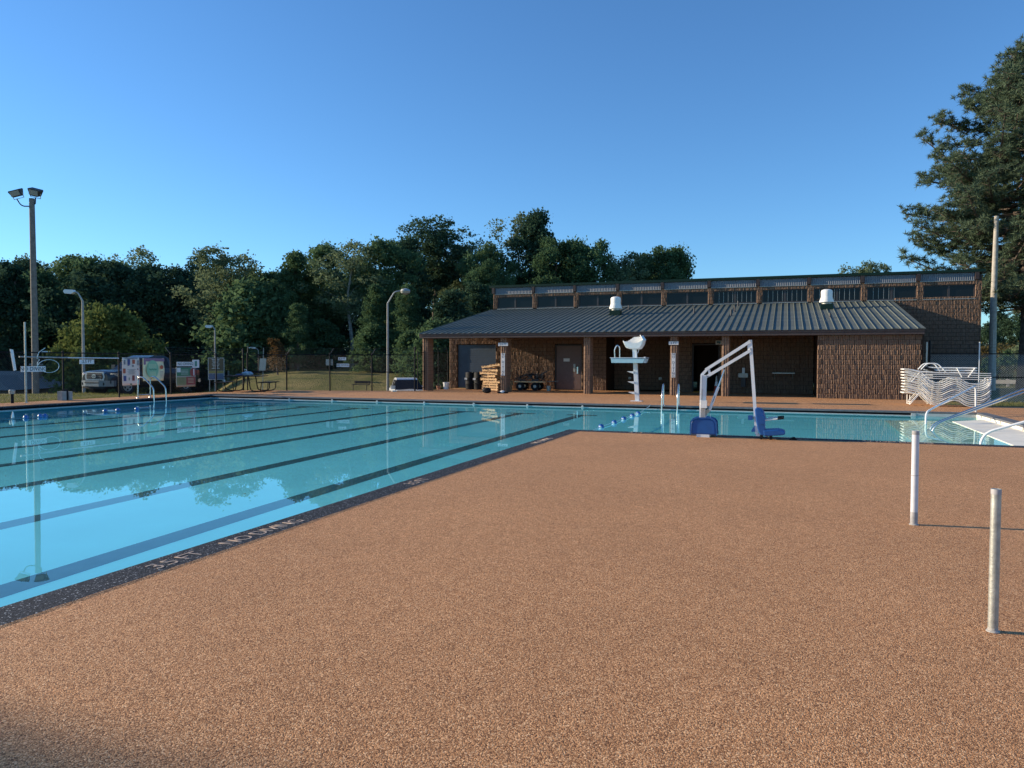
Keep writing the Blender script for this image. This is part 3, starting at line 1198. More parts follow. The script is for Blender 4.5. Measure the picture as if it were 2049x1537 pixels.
tag(MB().tube([(7.12, 33.42, .35), (7.12, 33.42, 2.3)], .022, 8).build('white_conduit', M_WHITE, smooth=True), 'thin pale pipe strapped to the fence post in front of the wooden pole', 'pipe')

# signs on the fences
YD = (0, 1, 0)           # boards on the left fence face the pool: text runs towards +y
def fsign(px, py, w, h, **kw):
    """a board hung on the left fence where the line of sight meets it"""
    d = ray(px, py)
    t = (FX + .06) / d.x
    return Vector((0, 0, EYE)) + d * t


p = fsign(67, 738.5, 0, 0)
sign('no_diving_sign', 'white NO DIVING sign on the fence beside the wooden floodlight pole', 'sign', p, .92, .20, YD, 'NO DIVING', .19, group=SG)
p = fsign(174, 724, 0, 0)
sign('depth_sign', 'white 3.5 FT sign on the fence behind the short lamp post', 'sign', p, .62, .17, YD, '3.5 FT', .16, group=SG)
p = fsign(371, 728.5, 0, 0)
sign('no_diving_sign', 'white NO DIVING sign above the green and red fence panels', 'sign', p, .98, .19, YD, 'NO DIVING', .17, group=SG)
p = fsign(392, 728, 0, 0)
nt_ = sign('notice_board', 'small pale square notice beside the NO DIVING sign on the fence', 'notice', p, .40, .36, YD)
MB().box(-.07, .07, -.12, .12, .002, .004).build('symbol', mat('notice_green', (.10, .25, .2), .5), nt_)
bo = Vector((.99, .2, 0)).normalized()
p = atY(684.5, 718, 31.25)
sign('depth_sign', 'small white 3.5 FT sign on the back fence', 'sign', p, .40, .15, bo, '3.5 FT', .13, group=SG)
p = atY(686, 731, 31.25)
sign('no_diving_sign', 'small white NO DIVING sign on the back fence under the 3.5 FT sign', 'sign', p, .66, .16, bo, 'NO DIVING', .125, group=SG)
p = atY(659, 725, 31.1)
sign('notice_board', 'plain grey square plate on the back fence beside a post', 'notice', p, .36, .30, bo, m=M_GALV)

# printed banners
def banner_base(name, label, cat, px0, px1, py0, py1, m, wave=.02):
    a_, b_ = fsign(px0, py0, 0, 0), fsign(px1, py0, 0, 0)
    c_ = fsign((px0 + px1) / 2, (py0 + py1) / 2, 0, 0)
    w = b_.y - a_.y
    D = (c_ - Vector((0, 0, EYE))).dot(_f)
    h = (py1 - py0) * D / F
    t_ = thing(name, label, cat, c_)
    t_.matrix_world = frame_of(YD, (0, 0, 1), c_)
    n = 10
    vs, fs = [], []
    for j in range(n + 1):
        for i in range(n + 1):
            x, y = (i / n - .5) * w, (j / n - .5) * h
            sagt = -.05 * math.sin(math.pi * i / n) * (j / n) ** 3 * (1 if wave > .02 else .1)
            vs.append((x, y + sagt, wave * math.sin(i * 1.1) * math.cos(j * .7)))
    for j in range(n):
        for i in range(n):
            q = j * (n + 1) + i
            fs.append((q, q + 1, q + n + 2, q + n + 1))
    o = MB().add(vs, fs).build('cloth', m, t_, smooth=True)
    so_ = o.modifiers.new('thick', 'SOLIDIFY')
    so_.thickness = .006
    return t_, w, h


def blot(t_, x, y, w, h, m, z=.026, name='print_patch'):
    return MB().box(x - w / 2, x + w / 2, y - h / 2, y + h / 2, z, z + .002).build(name, m, t_)


C_PINK = mat('banner_pink', (.86, .66, .55), .7, var=.05)
C_RED = mat('print_red', (.50, .12, .06), .7)
C_NAVY = mat('print_navy', (.08, .09, .22), .7)
C_GREY = mat('print_grey', (.25, .22, .22), .7)
C_GRN = mat('print_green', (.27, .52, .32), .7)
C_DGRN = mat('panel_green', (.06, .20, .11), .6)
C_YEL = mat('banner_cream', (.80, .74, .46), .7, var=.08, vscale=2)
C_PLUM = mat('banner_plum', (.30, .17, .24), .7)
C_OLI = mat('panel_olive', (.24, .25, .12), .6)
C_MAR = mat('panel_maroon', (.28, .07, .06), .6)
C_BRW = mat('poster_brown', (.17, .115, .055), .6, var=.15, vscale=4)
t_, w, h = banner_base('poster_banner', 'tall pale pink poster of small pictures tied to the fence in front of the truck', 'banner', 245, 279.5, 715.5, 771, C_PINK, .012)
blot(t_, 0, h * .465, w * .75, .035, C_GREY, .016)
for x, y, a_, b_, c_ in ((-.38, .33, .10, .16, C_GREY), (-.14, .34, .15, .2, C_NAVY), (.14, .35, .16, .15, C_RED), (.4, .31, .08, .18, C_GREY), (-.40, .02, .14, .17, C_RED),
                         (.38, .08, .06, .05, C_MAR), (-.37, -.25, .15, .19, C_NAVY), (-.13, -.27, .04, .1, C_DGRN), (.12, -.24, .14, .19, C_MAR), (.4, -.25, .12, .13, C_GREY), (-.16, .22, .1, .03, C_NAVY), (.1, .2, .1, .07, C_GREY)):
    blot(t_, x * w, y * h, a_ * w, b_ * h, c_, .016)
for q in range(7):
    blot(t_, .02 * w, (.07 - .028 * q) * h, w * (.5 - .1 * (q % 3)), .012, C_GREY, .016)
blot(t_, -.02 * w, -.46 * h, .09, .05, C_DGRN, .016)
t_, w, h = banner_base('round_logo_banner', 'cream and plum banner with a large green circle sagging from the fence', 'banner', 286.5, 328.5, 716.5, 762, C_YEL, .03)
blot(t_, 0, h * .42, w * .98, h * .14, C_PLUM, .032)
blot(t_, -.44 * w, h * .28, w * .1, h * .14, C_PLUM, .032)
MB().prism([(-.08 * w + .28 * w * math.cos(R(q * 12)), .0 + .40 * h * math.sin(R(q * 12))) for q in range(30)], .034, .038, axis='z').build('green_disc', C_GRN, t_)
MB().tube([(-.25 * w + .035 * w * q, .03 * math.sin(q * 1.9) - .0, .042) for q in range(11)], .009, 5).build('script_line', C_DGRN, t_)
for q in range(4):
    blot(t_, -.08 * w, (.22 - .05 * q) * h, w * .36, .012, C_YEL, .0385)
    blot(t_, -.08 * w, (-.12 - .05 * q) * h, w * .3, .012, C_YEL, .0385)
MB().prism([(.36 * w + .08 * w * math.cos(R(q * 30)), .1 * h + .09 * h * math.sin(R(q * 30))) for q in range(12)], .034, .038, axis='z').build('red_fruit', C_RED, t_)
for q in range(5):
    blot(t_, .36 * w, (-.1 - .06 * q) * h, w * .17, .012, C_PLUM, .034)
# the four-colour panel with lifted corner
t_, w, h = banner_base('program_board', 'board of green, red, olive and maroon panels on the fence behind the pool ladder', 'sign board', 353, 391.5, 735, 774, M_GALV, .004)
blot(t_, -.12 * w, .27 * h, w * .72, .42 * h, C_DGRN, .01)
blot(t_, -.38 * w, .36 * h, w * .18, .22 * h, M_SIGN, .0125)
MB().prism([(.36 * w + .17 * w * math.cos(R(q * 18)), .24 * h + .22 * h * math.sin(R(q * 18))) for q in range(20)], .0125, .0145, axis='z').build('red_disc', C_MAR, t_)
blot(t_, .40 * w, .24 * h, w * .05, .34 * h, M_SIGN, .015)
blot(t_, -.24 * w, -.2 * h, w * .48, .40 * h, C_OLI, .01)
blot(t_, .24 * w, -.2 * h, w * .48, .40 * h, C_MAR, .01)
for q in range(4):
    blot(t_, -.08 * w, (.36 - .07 * q) * h, w * .38, .012, M_SIGN, .0125)
    blot(t_, -.24 * w, (-.08 - .07 * q) * h, w * .3, .01, C_BRW, .0125)
    blot(t_, .24 * w, (-.08 - .07 * q) * h, w * .3, .01, C_YEL, .0125)
# brown poster on two legs near the fence corner
c_ = G(433, 783)
t_ = thing('poster_stand', 'brown and blue poster board on legs beside the fence corner', 'sign board', c_, R(38))
MB().box(-.36, .36, -.02, .02, .55, 1.60).build('board', M_SIGN, t_)
MB().box(-.34, .34, -.024, -.0205, .98, 1.58).build('upper_print', C_BRW, t_)
MB().box(-.34, .34, -.024, -.0205, .86, .975).build('yellow_print', mat('poster_ochre', (.38, .30, .09), .6), t_)
MB().box(-.34, .34, -.024, -.0205, .57, .855).build('lower_print', mat('poster_blue', (.14, .17, .26), .6), t_)
lm = MB()
for q in range(7):
    wq = .34 - .05 * (q % 3)
    lm.box(-wq / 2 - .02, wq / 2 - .02, -.028, -.0245, 1.50 - q * .07, 1.525 - q * .07)
lm.build('text_lines', M_SIGN, t_)
for s_ in (-.3, .3):
    MB().bar((s_, .03, 0), (s_, .03, .55), .04, .04).build('leg', M_GALV, t_)

# pool cleaning pole and hose hung on the left fence
a_, b_ = fsign(37, 714, 0, 0), fsign(236, 716.5, 0, 0)
t_ = thing('pool_cleaning_pole', 'long pale telescopic cleaning pole hung along the left fence with a white skimmer head', 'pole', a_)
dy = b_.y - a_.y
MB().tube([(.03, 0, 0), (.03, dy * .45, b_.z - a_.z + .0)], .026, 8).build('outer_tube', M_GALV, t_, smooth=True)
MB().tube([(.03, dy * .45, b_.z - a_.z), (.03, dy, (b_.z - a_.z) * 1.3)], .020, 8).build('inner_tube', M_WHITE, t_, smooth=True)
MB().prism([(-.30, .26), (-.20, .24), (-.10, -.46), (-.18, -.48)], -.01, .03, axis='x').build('skimmer_head', M_WHITE, t_)
t_ = thing('hose_coil', 'pale blue hose looped over the left fence rail beside the thin pole', 'hose', a_)
hp = [(.06, 1.05 + .42 * math.cos(R(q)), -.22 + .26 * math.sin(R(q)) - .0003 * q) for q in range(60, 560, 20)]
o = MB().tube([(.05, .95, .32), (.06, .7, .16), (.06, .62, -.05)] + hp[4:], .011, 6).build('hose', M_PALEBLUE, t_, smooth=True)

# ------------------------------------------------------------------ poles and lamps
def base_at(px, D):
    p = atD(px, 780, D)
    return Vector((p.x, p.y, terrain(p.x, p.y)))


# wooden pole with two floodlights
p = base_at(71.5, 43.6)
t_ = thing('floodlight_pole', 'tall weathered wooden pole carrying two floodlights at the left', 'light pole', p)
top = 10.9 - p.z
MB().tube([(0, 0, -.3), (0, 0, 4), (-.03, 0, 8), (-.06, 0, top)], [.19, .18, .16, .145], 14).build('pole', M_BROWNPOLE, t_, smooth=True)
right = Vector((math.cos(YAW), math.sin(YAW), 0))
fwd = Vector((-math.sin(YAW), math.cos(YAW), 0))
for s_, dz in ((-1, .15), (1, .10)):
    c_ = Vector((-.06, 0, top)) + right * (.68 * s_ - .1 + (.02 if s_ > 0 else -.1)) + Vector((0, 0, dz + .15))
    if s_ > 0:
        c_ = Vector((-.06, 0, top)) + right * .22 + Vector((0, 0, .35))
    am = MB()
    if s_ < 0:
        am.tube(fillet([Vector((-.06, 0, top - .45)), Vector((-.06, 0, top - .45)) + right * -.62, c_ + Vector((0, 0, -.32))], .3), .035, 8)
    else:
        am.tube([Vector((-.06, 0, top - .4)), Vector((-.06, 0, top - .4)) + right * .2 + Vector((0, 0, .1)), c_ + Vector((0, 0, -.3))], .035, 8)
    am.build('arm', M_FRAME, t_, smooth=True)
    fl_ = MB()
    Ml = Matrix.Translation(c_) @ Matrix((right, fwd, Vector((0, 0, 1)))).transposed().to_4x4() @ Matrix.Rotation(R(14 * s_), 4, 'Y') @ Matrix.Rotation(R(20), 4, 'X') @ Matrix.Scale(.88, 4)
    fl_.prism([(-.40, .18), (-.36, .24), (.36, .24), (.40, .18), (.24, -.22), (-.24, -.22)], -.22, .22)
    fl_.v = [tuple(Ml @ Vector(v)) for v in fl_.v]
    head = fl_.build('floodlight', M_FRAME, t_)
    yk = MB()
    yk.tube([Ml @ Vector(q) for q in ((-.34, 0, 0), (-.34, 0, -.34), (.34, 0, -.34), (.34, 0, 0))], .022, 6)
    yk.build('yoke', M_GALV, head, smooth=True)
    ls = MB().box(-.30, .30, -.235, -.221, -.14, .18)
    ls.v = [tuple(Ml @ Vector(v)) for v in ls.v]
    ls.build('lens', mat('lamp_lens', (.35, .34, .30), .2), head)

# slim lamp posts with a bent arm
def lamp_post(px, D, ztop, side, label, arm=.55, bulb=False, r=.085):
    p = base_at(px, D)
    t_ = thing('lamp_post', label, 'lamp post', p, 0, 'lamp posts around the grass')
    H_ = ztop - p.z
    MB().tube([(0, 0, -.2), (0, 0, H_ * .5), (0, 0, H_)], [r, r * .85, r * .65], 10).build('post', M_CONC, t_, smooth=True)
    e_ = Vector((0, 0, H_)) + right * side * arm + Vector((0, 0, .95 * arm))
    MB().tube(fillet([Vector((0, 0, H_ - .02)), Vector((0, 0, H_)) + right * side * arm * .55 + Vector((0, 0, .9 * arm)), e_], .4), .045, 8).build('arm', M_GALV, t_, smooth=True)
    hd = MB()
    if bulb:
        hd.lathe([(.06, .16), (.24, .10), (.30, 0), (.26, -.12), (.1, -.22)], 16, c=tuple(e_ + right * side * .3))
    else:
        c_ = e_ + right * side * .22
        hd.prism([(-.30, -.02), (-.24, .11), (.2, .13), (.28, .03), (.2, -.09), (-.15, -.12)], -.14, .14)
        Ml = Matrix.Translation(c_) @ Matrix((right, fwd, Vector((0, 0, 1)))).transposed().to_4x4()
        if side < 0:
            Ml = Ml @ Matrix.Scale(-1, 4, (1, 0, 0))
        hd.v = [tuple(Ml @ Vector(v)) for v in hd.v]
    hd.build('lamp_head', M_WHITE if not bulb else M_GALV, t_, smooth=bulb, fix=True)
    return t_


lamp_post(168, 41, 4.75, -1, 'pale lamp post with a white head bent left, standing behind the dark truck', .5)
lamp_post(431, 60, 3.95, -1, 'distant short lamp post in front of the dark woods above the brown poster', .25, r=.085)
lamp_post(776, 44, 4.9, 1, 'pale lamp post with a round lamp bent to the right beside the porch roof', .75, bulb=True, r=.082)


def cobra(px, py, D, tip, label):
    c_ = atD(px, py, D)
    p = Vector((c_.x, c_.y, terrain(c_.x, c_.y)))
    t_ = thing('street_lamp', label, 'street lamp', p, 0, 'small distant street lamps')
    z = c_.z - p.z
    MB().tube([(0, 0, -.2), (0, 0, z - .5)], .035, 8).build('post', M_FRAME, t_, smooth=True)
    MB().tube(fillet([Vector((0, 0, z - .5)), Vector((0, 0, z)), right * tip + Vector((0, 0, z + .05))], .5), .03, 6).build('arm', M_GALV, t_, smooth=True)
    hd = MB().prism([(-.3, 0), (-.2, .08), (.25, .09), (.36, .02), (.2, -.06), (-.2, -.06)], -.12, .12)
    Ml = Matrix.Translation(right * tip + Vector((0, 0, z + .06))) @ Matrix((right, fwd, Vector((0, 0, 1)))).transposed().to_4x4()
    if tip < 0:
        Ml = Ml @ Matrix.Scale(-1, 4, (1, 0, 0))
    hd.v = [tuple(Ml @ Vector(v)) for v in hd.v]
    hd.build('lamp_head', M_WHITE, t_, fix=True)


cobra(76, 706, 62, .65, 'small street lamp peeping out right of the wooden floodlight pole')
cobra(517, 698, 66, -.5, 'small street lamp with a cobra head above the picnic table')
# thin post at the fence
p = G(52.5, 806)
t_ = thing('slim_pole', 'thin bare metal pole standing against the fence left of the floodlight pole', 'pole', p)
MB().tube([(0, 0, -.02), (0, 0, 2.78)], [.035, .03], 8).build('tube', M_GALV, t_, smooth=True)
MB().lathe([(.07, 0), (.07, .012)], 12).build('foot_flange', M_GALV, t_)
# leaning post with a road sign seen from behind
p = base_at(526, 46)
t_ = thing('road_sign', 'small grey road sign on a slightly leaning post behind the picnic table', 'sign', p, R(20))
z1 = 2.1 - p.z
MB().bar((-.04, 0, -.1), (.06, 0, z1 + .15), .06, .03).build('post', M_GALV, t_)
MB().prism([(-.22, z1 - 1.25), (.18, z1 - 1.25), (.25, z1 - .5), (-.15, z1 - .5)], -.05, -.035).build('plate', M_GALV, t_)
# right wooden pole
p = base_at(1984, 42)
t_ = thing('utility_pole', 'tall bare wooden pole to the right of the bath house', 'pole', p)
h = 9.75 - p.z
MB().tube([(0, 0, -.3), (0, 0, h * .5), (.05, 0, h)], [.20, .165, .115], 14).build('shaft', M_TANPOLE, t_, smooth=True)
MB().box(-.03, .03, -.19, -.16, 1.2, 3.4).build('ground_wire_cover', M_GALV, t_)
# little marker behind the right fence
p = base_at(1990, 56)
t_ = thing('marker_post', 'thin white marker post beyond the right fence', 'marker', p)
MB().tube([(0, 0, -.1), (0, 0, .85)], .025, 6).build('stake', M_GALV, t_)
MB().box(-.07, .07, -.03, .03, .86, 1.03).build('lower_plate', M_WHITE, t_)
MB().box(-.06, .06, -.03, .03, 1.06, 1.2).build('upper_plate', M_WHITE, t_)
# concrete kerb fence far right
gr = thing('guard_rail', 'low pale rail beyond the grass to the right of the bath house', 'guard rail', base_at(2000, 60))
g0 = base_at(1960, 60)
g1 = base_at(2075, 58)
o0 = gr.location
for q in range(5):
    c_ = g0.lerp(g1, q / 4) - o0
    MB().box(c_.x - .09, c_.x + .09, c_.y - .09, c_.y + .09, -.3, .62).build('post', M_CONC, gr)
MB().bar(g0 - o0 + Vector((0, -.12, .38)), g1 - o0 + Vector((0, -.12, .38)), .06, .32).build('rail', M_CONC, gr)

# ------------------------------------------------------------------ deck furniture
def sleeve(x, y, h, r, m, label, bands, mb_=None):
    t_ = thing('pipe_post', label, 'post', (x, y, 0), 0, 'pipe posts standing in the deck')
    MB().lathe([(r, 0), (r * 1.0, h), (r * .86, h), (r * .86, h - .15), (.001, h - .15)], 20).build('pipe', m, t_, smooth=True)
    for z, hh, mm in bands:
        MB().lathe([(r * 1.015, z), (r * 1.03, z + .004), (r * 1.03, z + hh - .004), (r * 1.015, z + hh)], 20).build('band', mm, t_, smooth=True)
    MB().lathe([(r * 1.35, .001), (r * 1.3, .006), (r * 1.02, .010)], 20).build('grout_ring', M_CONC, t_)
    return t_


M_PVC = mat('white_pipe', (.60, .60, .62), .45, var=.08, vscale=12)
M_PVCD = mat('grey_pipe_band', (.34, .33, .33), .6, var=.2, vscale=20)
sleeve(1.14, 7.66, .87, .031, M_PVC, 'white pipe post with a grey lower end, the farther of two on the deck', [(.004, .115, M_PVCD), (.455, .006, M_PVCD), (.835, .034, M_PVCD)])
sleeve(1.11, 4.76, .80, .0255, M_GALV, 'galvanised pipe post, the nearer of two on the deck', [(.004, .02, M_CONC), (.77, .028, M_PVCD)])

# pool lift; local x runs along the pool edge, measured in photograph units
lift = thing('pool_lift', 'white pool hoist with blue cover and blue seat at the edge of the deck', 'pool lift', (-1.5, 15.20, 0))
s_ = .01005


def lp(px, py, y=0.0):
    return Vector(((px - 1409) * s_ * .985, y, (871.5 - py) * s_ + .0))


MB().box(-.13, .12, -.16, .16, .0, .10).build('base_foot', M_WHITE, lift)
MB().lathe([(.12, .10), (.12, .16)], 16).build('swivel', M_WHITE, lift)
cv = MB()
n = 9
prof = [(-.245, .05), (-.235, .28), (-.20, .345), (-.12, .375), (.12, .375), (.20, .345), (.235, .28), (.25, .05)]
cv.prism(prof, -.17, .17)
cvo = cv.build('cover', M_BLUE, lift)
bv = cvo.modifiers.new('soft', 'BEVEL')
bv.width = .03
bv.segments = 3
for s in (-1, 1):
    MB().prism([(-.262, .04), (-.25, .30), (-.21, .365), (-.12, .395), (.12, .395), (.21, .365), (.25, .30), (.268, .04), (.245, .045), (.23, .28), (.19, .34), (.12, .372), (-.12, .372), (-.19, .34), (-.23, .28), (-.24, .045)], s * .175 - .012, s * .175 + .012).build('cover_rim', M_BLUE, lift)
mast = MB().bar(lp(1406.5, 834), lp(1408, 749), .10, .115, up=(0, 1, 0)).build('mast', M_WHITE, lift)
MB().bar(lp(1401.5, 836, -.01), lp(1403, 749, -.01), .03, .13, up=(0, 1, 0)).build('mast_channel', M_WHITE, mast)
MB().bar(lp(1403, 749.5), lp(1415, 736), .05, .07, up=(0, 1, 0)).build('link_plate', M_WHITE, mast)
MB().bar(lp(1411, 738.5), lp(1497, 682), .055, .075, up=(0, 1, 0)).build('upper_arm', M_WHITE, lift)
MB().bar(lp(1410, 754), lp(1497, 700), .055, .075, up=(0, 1, 0)).build('lower_arm', M_WHITE, lift)
MB().bar(lp(1417, 738), lp(1420, 750), .045, .05, up=(0, 1, 0)).build('arm_link', M_WHITE, lift)
MB().bar(lp(1492.5, 686), lp(1493.5, 702), .04, .05, up=(0, 1, 0)).build('arm_link', M_WHITE, lift)
MB().bar(lp(1496, 680), lp(1510.3, 863), .062, .055, up=(0, 1, 0)).build('hanger', M_WHITE, lift)
MB().bar(lp(1509, 864), lp(1516, 864), .05, .10, up=(0, 1, 0)).build('hanger_foot', M_WHITE, lift)
for px, py in ((1412.5, 751), (1416, 752), (1496, 682), (1497, 697)):
    c_ = lp(px, py)
    MB().tube([c_ + Vector((0, -.05, 0)), c_ + Vector((0, .05, 0))], .013, 8).build('bolt', M_GALV, lift)
act = MB().tube([lp(1419, 820), lp(1436, 772)], .028, 10).build('actuator', M_WHITE, lift, smooth=True)
MB().tube([lp(1436, 772), lp(1447.5, 738)], .015, 8).build('actuator_rod', M_STEEL, act, smooth=True)
MB().tube([lp(1425.2, 803, -.03), lp(1430, 789, -.03)], .004, 4).build('marking', M_INK, act)
MB().bar(lp(1411, 826), lp(1419, 818), .07, .085, up=(0, 1, 0)).build('motor', mat('beige_plastic', (.55, .48, .34), .5), act)
MB().bar(lp(1408, 836), lp(1413, 827), .06, .07, up=(0, 1, 0)).build('lower_bracket', M_WHITE, lift)
bx = MB().box(lp(1403, 0).x, lp(1415, 0).x, -.13, -.06, lp(0, 814).z, lp(0, 799).z).build('control_box', M_WHITE2, lift)
MB().box(lp(1403.5, 0).x, lp(1412, 0).x, -.085, -.0585, lp(0, 836).z, lp(0, 815).z).build('battery', M_CONC, lift)
MB().tube(fillet([lp(1421, 826, -.03), lp(1422.5, 836, -.05), lp(1421, 838, -.06), lp(1411, 837, -.06)], .03), .005, 5).build('cable', M_WHITE, lift, smooth=True)
MB().bar(lp(1404.8, 777, -.07), lp(1404.8, 799, -.07), .012, .012).build('key_strip', M_GALV, lift)
# seat
seat = MB().prism([(lp(1506.5, 0).x, lp(0, 812.5).z), (lp(1511, 0).x, lp(0, 811.5).z), (lp(1519, 0).x, lp(0, 814).z), (lp(1524, 0).x, lp(0, 820).z), (lp(1525, 0).x, lp(0, 830).z),
                    (lp(1526.5, 0).x, lp(0, 853).z), (lp(1533, 0).x, lp(0, 865).z), (lp(1518, 0).x, lp(0, 863).z), (lp(1513.5, 0).x, lp(0, 855).z), (lp(1510, 0).x, lp(0, 840).z)], -.21, .21).build('backrest', M_BLUE, lift)
bv = seat.modifiers.new('soft', 'BEVEL')
bv.width = .02
bv.segments = 2
ps = MB().prism([(lp(1523, 0).x, lp(0, 853.5).z), (lp(1550, 0).x, lp(0, 851.5).z), (lp(1561, 0).x, lp(0, 853.5).z), (lp(1563.5, 0).x, lp(0, 857).z), (lp(1562, 0).x, lp(0, 861).z),
                 (lp(1536, 0).x, lp(0, 864).z), (lp(1524, 0).x, lp(0, 864).z)], -.22, .22).build('seat_pan', M_BLUE, lift)
bv = ps.modifiers.new('soft', 'BEVEL')
bv.width = .018
bv.segments = 2
for y in (-.24, .24):
    ar = MB().tube([lp(1523, 834, y), lp(1550, 830.5, y)], .013, 8).build('armrest', M_WHITE, lift, smooth=True)
    MB().tube([lp(1549, 830.6, y), lp(1560.5, 829, y)], .018, 8).build('grip', M_BLACK, ar, smooth=True)
    MB().box(lp(1515, 0).x, lp(1526, 0).x, y - .03, y + .03, lp(0, 841).z, lp(0, 826).z).build('arm_pivot', M_BLUE, lift)
MB().box(lp(1494, 0).x, lp(1502.5, 0).x, -.08, .08, lp(0, 835.5).z, lp(0, 827).z).build('push_pad', M_BLUE, lift)
MB().tube([lp(1502, 831), lp(1507, 832)], .016, 8).build('pad_stem', M_GALV, lift)
MB().prism([(lp(1500, 0).x, lp(0, 857).z), (lp(1506, 0).x, lp(0, 846).z), (lp(1507.5, 0).x, lp(0, 858).z), (lp(1501, 0).x, lp(0, 859).z)], -.04, .04).build('rear_bracket', M_BLUE, lift)
for px in (1519.5, 1537):
    for y in (-.15, .15):
        MB().box(lp(px, 0).x - .022, lp(px, 0).x + .022, y - .02, y + .02, .0, lp(0, 863).z).build('leg', M_BLACK, lift)
MB().tube([lp(1526, 864, -.1), lp(1534, 868, -.12), lp(1548, 870, -.14)], .007, 5).build('strap', M_GALV, lift)

# small dark clip lying by the lift
o = MB().prism([(-.07, 0), (.08, 0), (.035, .05), (-.01, .045)], -.04, .04).build('black_clip', M_BLACK)
o.location = Vector((lp(1577, 0).x - 1.5, 15.2, .005))
tag(o, 'small dark clip lying on the dark deck edge right of the lift seat', 'clip')

# lifeguard chair
lg = thing('lifeguard_chair', 'white lifeguard stand on a single post by the far edge of the pool', 'lifeguard chair', (-5.21, 27.69, 0))


def gp(px, py, y=0.0):
    return Vector(((px - 1274) * .01872, y, (804 - py) * .01872))


MB().box(-.22, .22, -.16, .16, 0, .02).build('foot_plate', M_WHITE, lg)
MB().bar(gp(1275.5, 803.5), gp(1269, 697), .15, .125, up=(0, 1, 0)).build('post', M_WHITE, lg)
pf = MB().prism([(gp(1227.5, 0).x, gp(0, 727).z), (gp(1290, 0).x, gp(0, 727).z), (gp(1293, 0).x, gp(0, 718.5).z), (gp(1226, 0).x, gp(0, 717.5).z)], -.45, .45).build('platform', M_PALEBLUE, lg)
MB().box(gp(1224.5, 0).x, gp(1294, 0).x, -.47, .47, gp(0, 717.4).z, gp(0, 716.3).z).build('deck_board', M_WHITE, lg)
MB().box(gp(1290.5, 0).x, gp(1294, 0).x, -.3, -.24, gp(0, 727).z, gp(0, 716).z + .02).build('end_bracket', M_WHITE, lg)
for py in (744.5, 765, 786):
    px = 1273 - (804 - py) * .06
    rg = MB().prism([(gp(px - 14, 0).x, gp(0, py - .5).z), (gp(px - 1, 0).x, gp(0, py - .5).z), (gp(px - 1, 0).x, gp(0, py + 4).z), (gp(px - 9, 0).x, gp(0, py + 1.5).z)], -.14, .14)
    rg.build('step', M_WHITE, lg)
for y in (-.12,):
    MB().tube(fillet([gp(1230.5, 717, y), gp(1229.5, 700, y), gp(1235, 690.5, y), gp(1240, 696, y), gp(1240.5, 717, y)], .14), .022, 8).build('grab_rail', M_STEEL, lg, smooth=True)
# moulded seat shell
sh = MB()
prof = [(1250, 684), (1252, 690), (1255, 696.5), (1268, 698), (1281, 698.5), (1285, 694), (1288, 684), (1289, 682), (1286, 679), (1281, 673.5), (1264, 674), (1258, 678.5), (1250.5, 683)]
vs, fs = [], []
for i, (px, py) in enumerate(prof):
    vs.append(gp(px, py, -.30))
for i, (px, py) in enumerate(prof):
    vs.append(gp(px, py, .30))
n = len(prof)
# bowl: bottom and back as a curved band, with two side wings
band = [(1250, 684), (1252, 690), (1255, 696), (1262, 698), (1274, 698.5), (1281, 698), (1285, 692), (1288, 682), (1282, 673.5)]
bvx = []
for px, py in band:
    for q in range(5):
        yy = (-.30 + .15 * q)
        bvx.append(gp(px, py - (1.5 if q in (0, 4) else 0), yy))
bf = []
for i in range(len(band) - 1):
    for q in range(4):
        bf.append((i * 5 + q, (i + 1) * 5 + q, (i + 1) * 5 + q + 1, i * 5 + q + 1))
so_ = MB().add(bvx, bf).build('seat_shell', M_WHITE2, lg, smooth=True)
md = so_.modifiers.new('thick', 'SOLIDIFY')
md.thickness = .025
for y in (-.31, .30):
    w_ = [(1250, 684), (1252, 690), (1255, 696), (1268, 697.5), (1281, 698), (1285, 692), (1288, 682), (1281.5, 673.5), (1265, 674.5), (1258.5, 679)]
    if y < 0:
        w_ = [(1250, 684), (1252, 690), (1255, 696), (1268, 697.5), (1281, 698), (1285, 692), (1288, 682), (1279, 687), (1264, 688), (1257, 685)]
    MB().prism([(gp(px, 0).x, gp(0, py).z) for px, py in w_], y - .012, y + .012).build('seat_wing', M_WHITE2, lg)
MB().tube([gp(1277, 698.5, .1), gp(1274.5, 708, .08)], .012, 6).build('brace', M_WHITE, lg)

# pool ladders
def ladder(label, loc, rz, w, treads, out=.62, h=.72, r=.024):
    """rails rise from the deck behind the edge, arch over and go down into the water; x is along the edge, +y is the deck side"""
    t_ = thing('pool_ladder', label, 'pool ladder', loc, rz, 'pool ladders')
    for s in (-w / 2, w / 2):
        MB().tube(fillet([(s, out, 0), (s, out * .97, h), (s, out * .62, h * 1.0), (s, -.08, h * .5), (s, -.12, -.75)], .13), r, 10).build('rail', M_STEEL, t_, smooth=True)
        MB().lathe([(.055, .004), (.05, .02), (.03, .024)], 12, c=(s, out, 0)).build('flange', M_STEEL, t_)
    for z in treads:
        MB().box(-w / 2 + .02, w / 2 - .02, -.2, -.08, z - .02, z + .02).build('tread', M_WHITE, t_)
    return t_


ladder('stainless pool ladder on the left edge of the big pool by the truck', (PX0, 22.35, 0), R(90), .60, (-.22, -.48), .72, .82, .028)
ladder('stainless ladder on the far edge of the arm behind the lift', (-3.62, PY1, 0), 0, .52, (-.35, -.6), .30, .72)
# low cross bar seen on the left ladder
lo = [o for o in bpy.data.objects if o.name.startswith('pool_ladder')][0]
MB().tube([(-.28, .66, .12), (.28, .66, .12)], .018, 8).build('cross_bar', M_STEEL, lo, smooth=True)

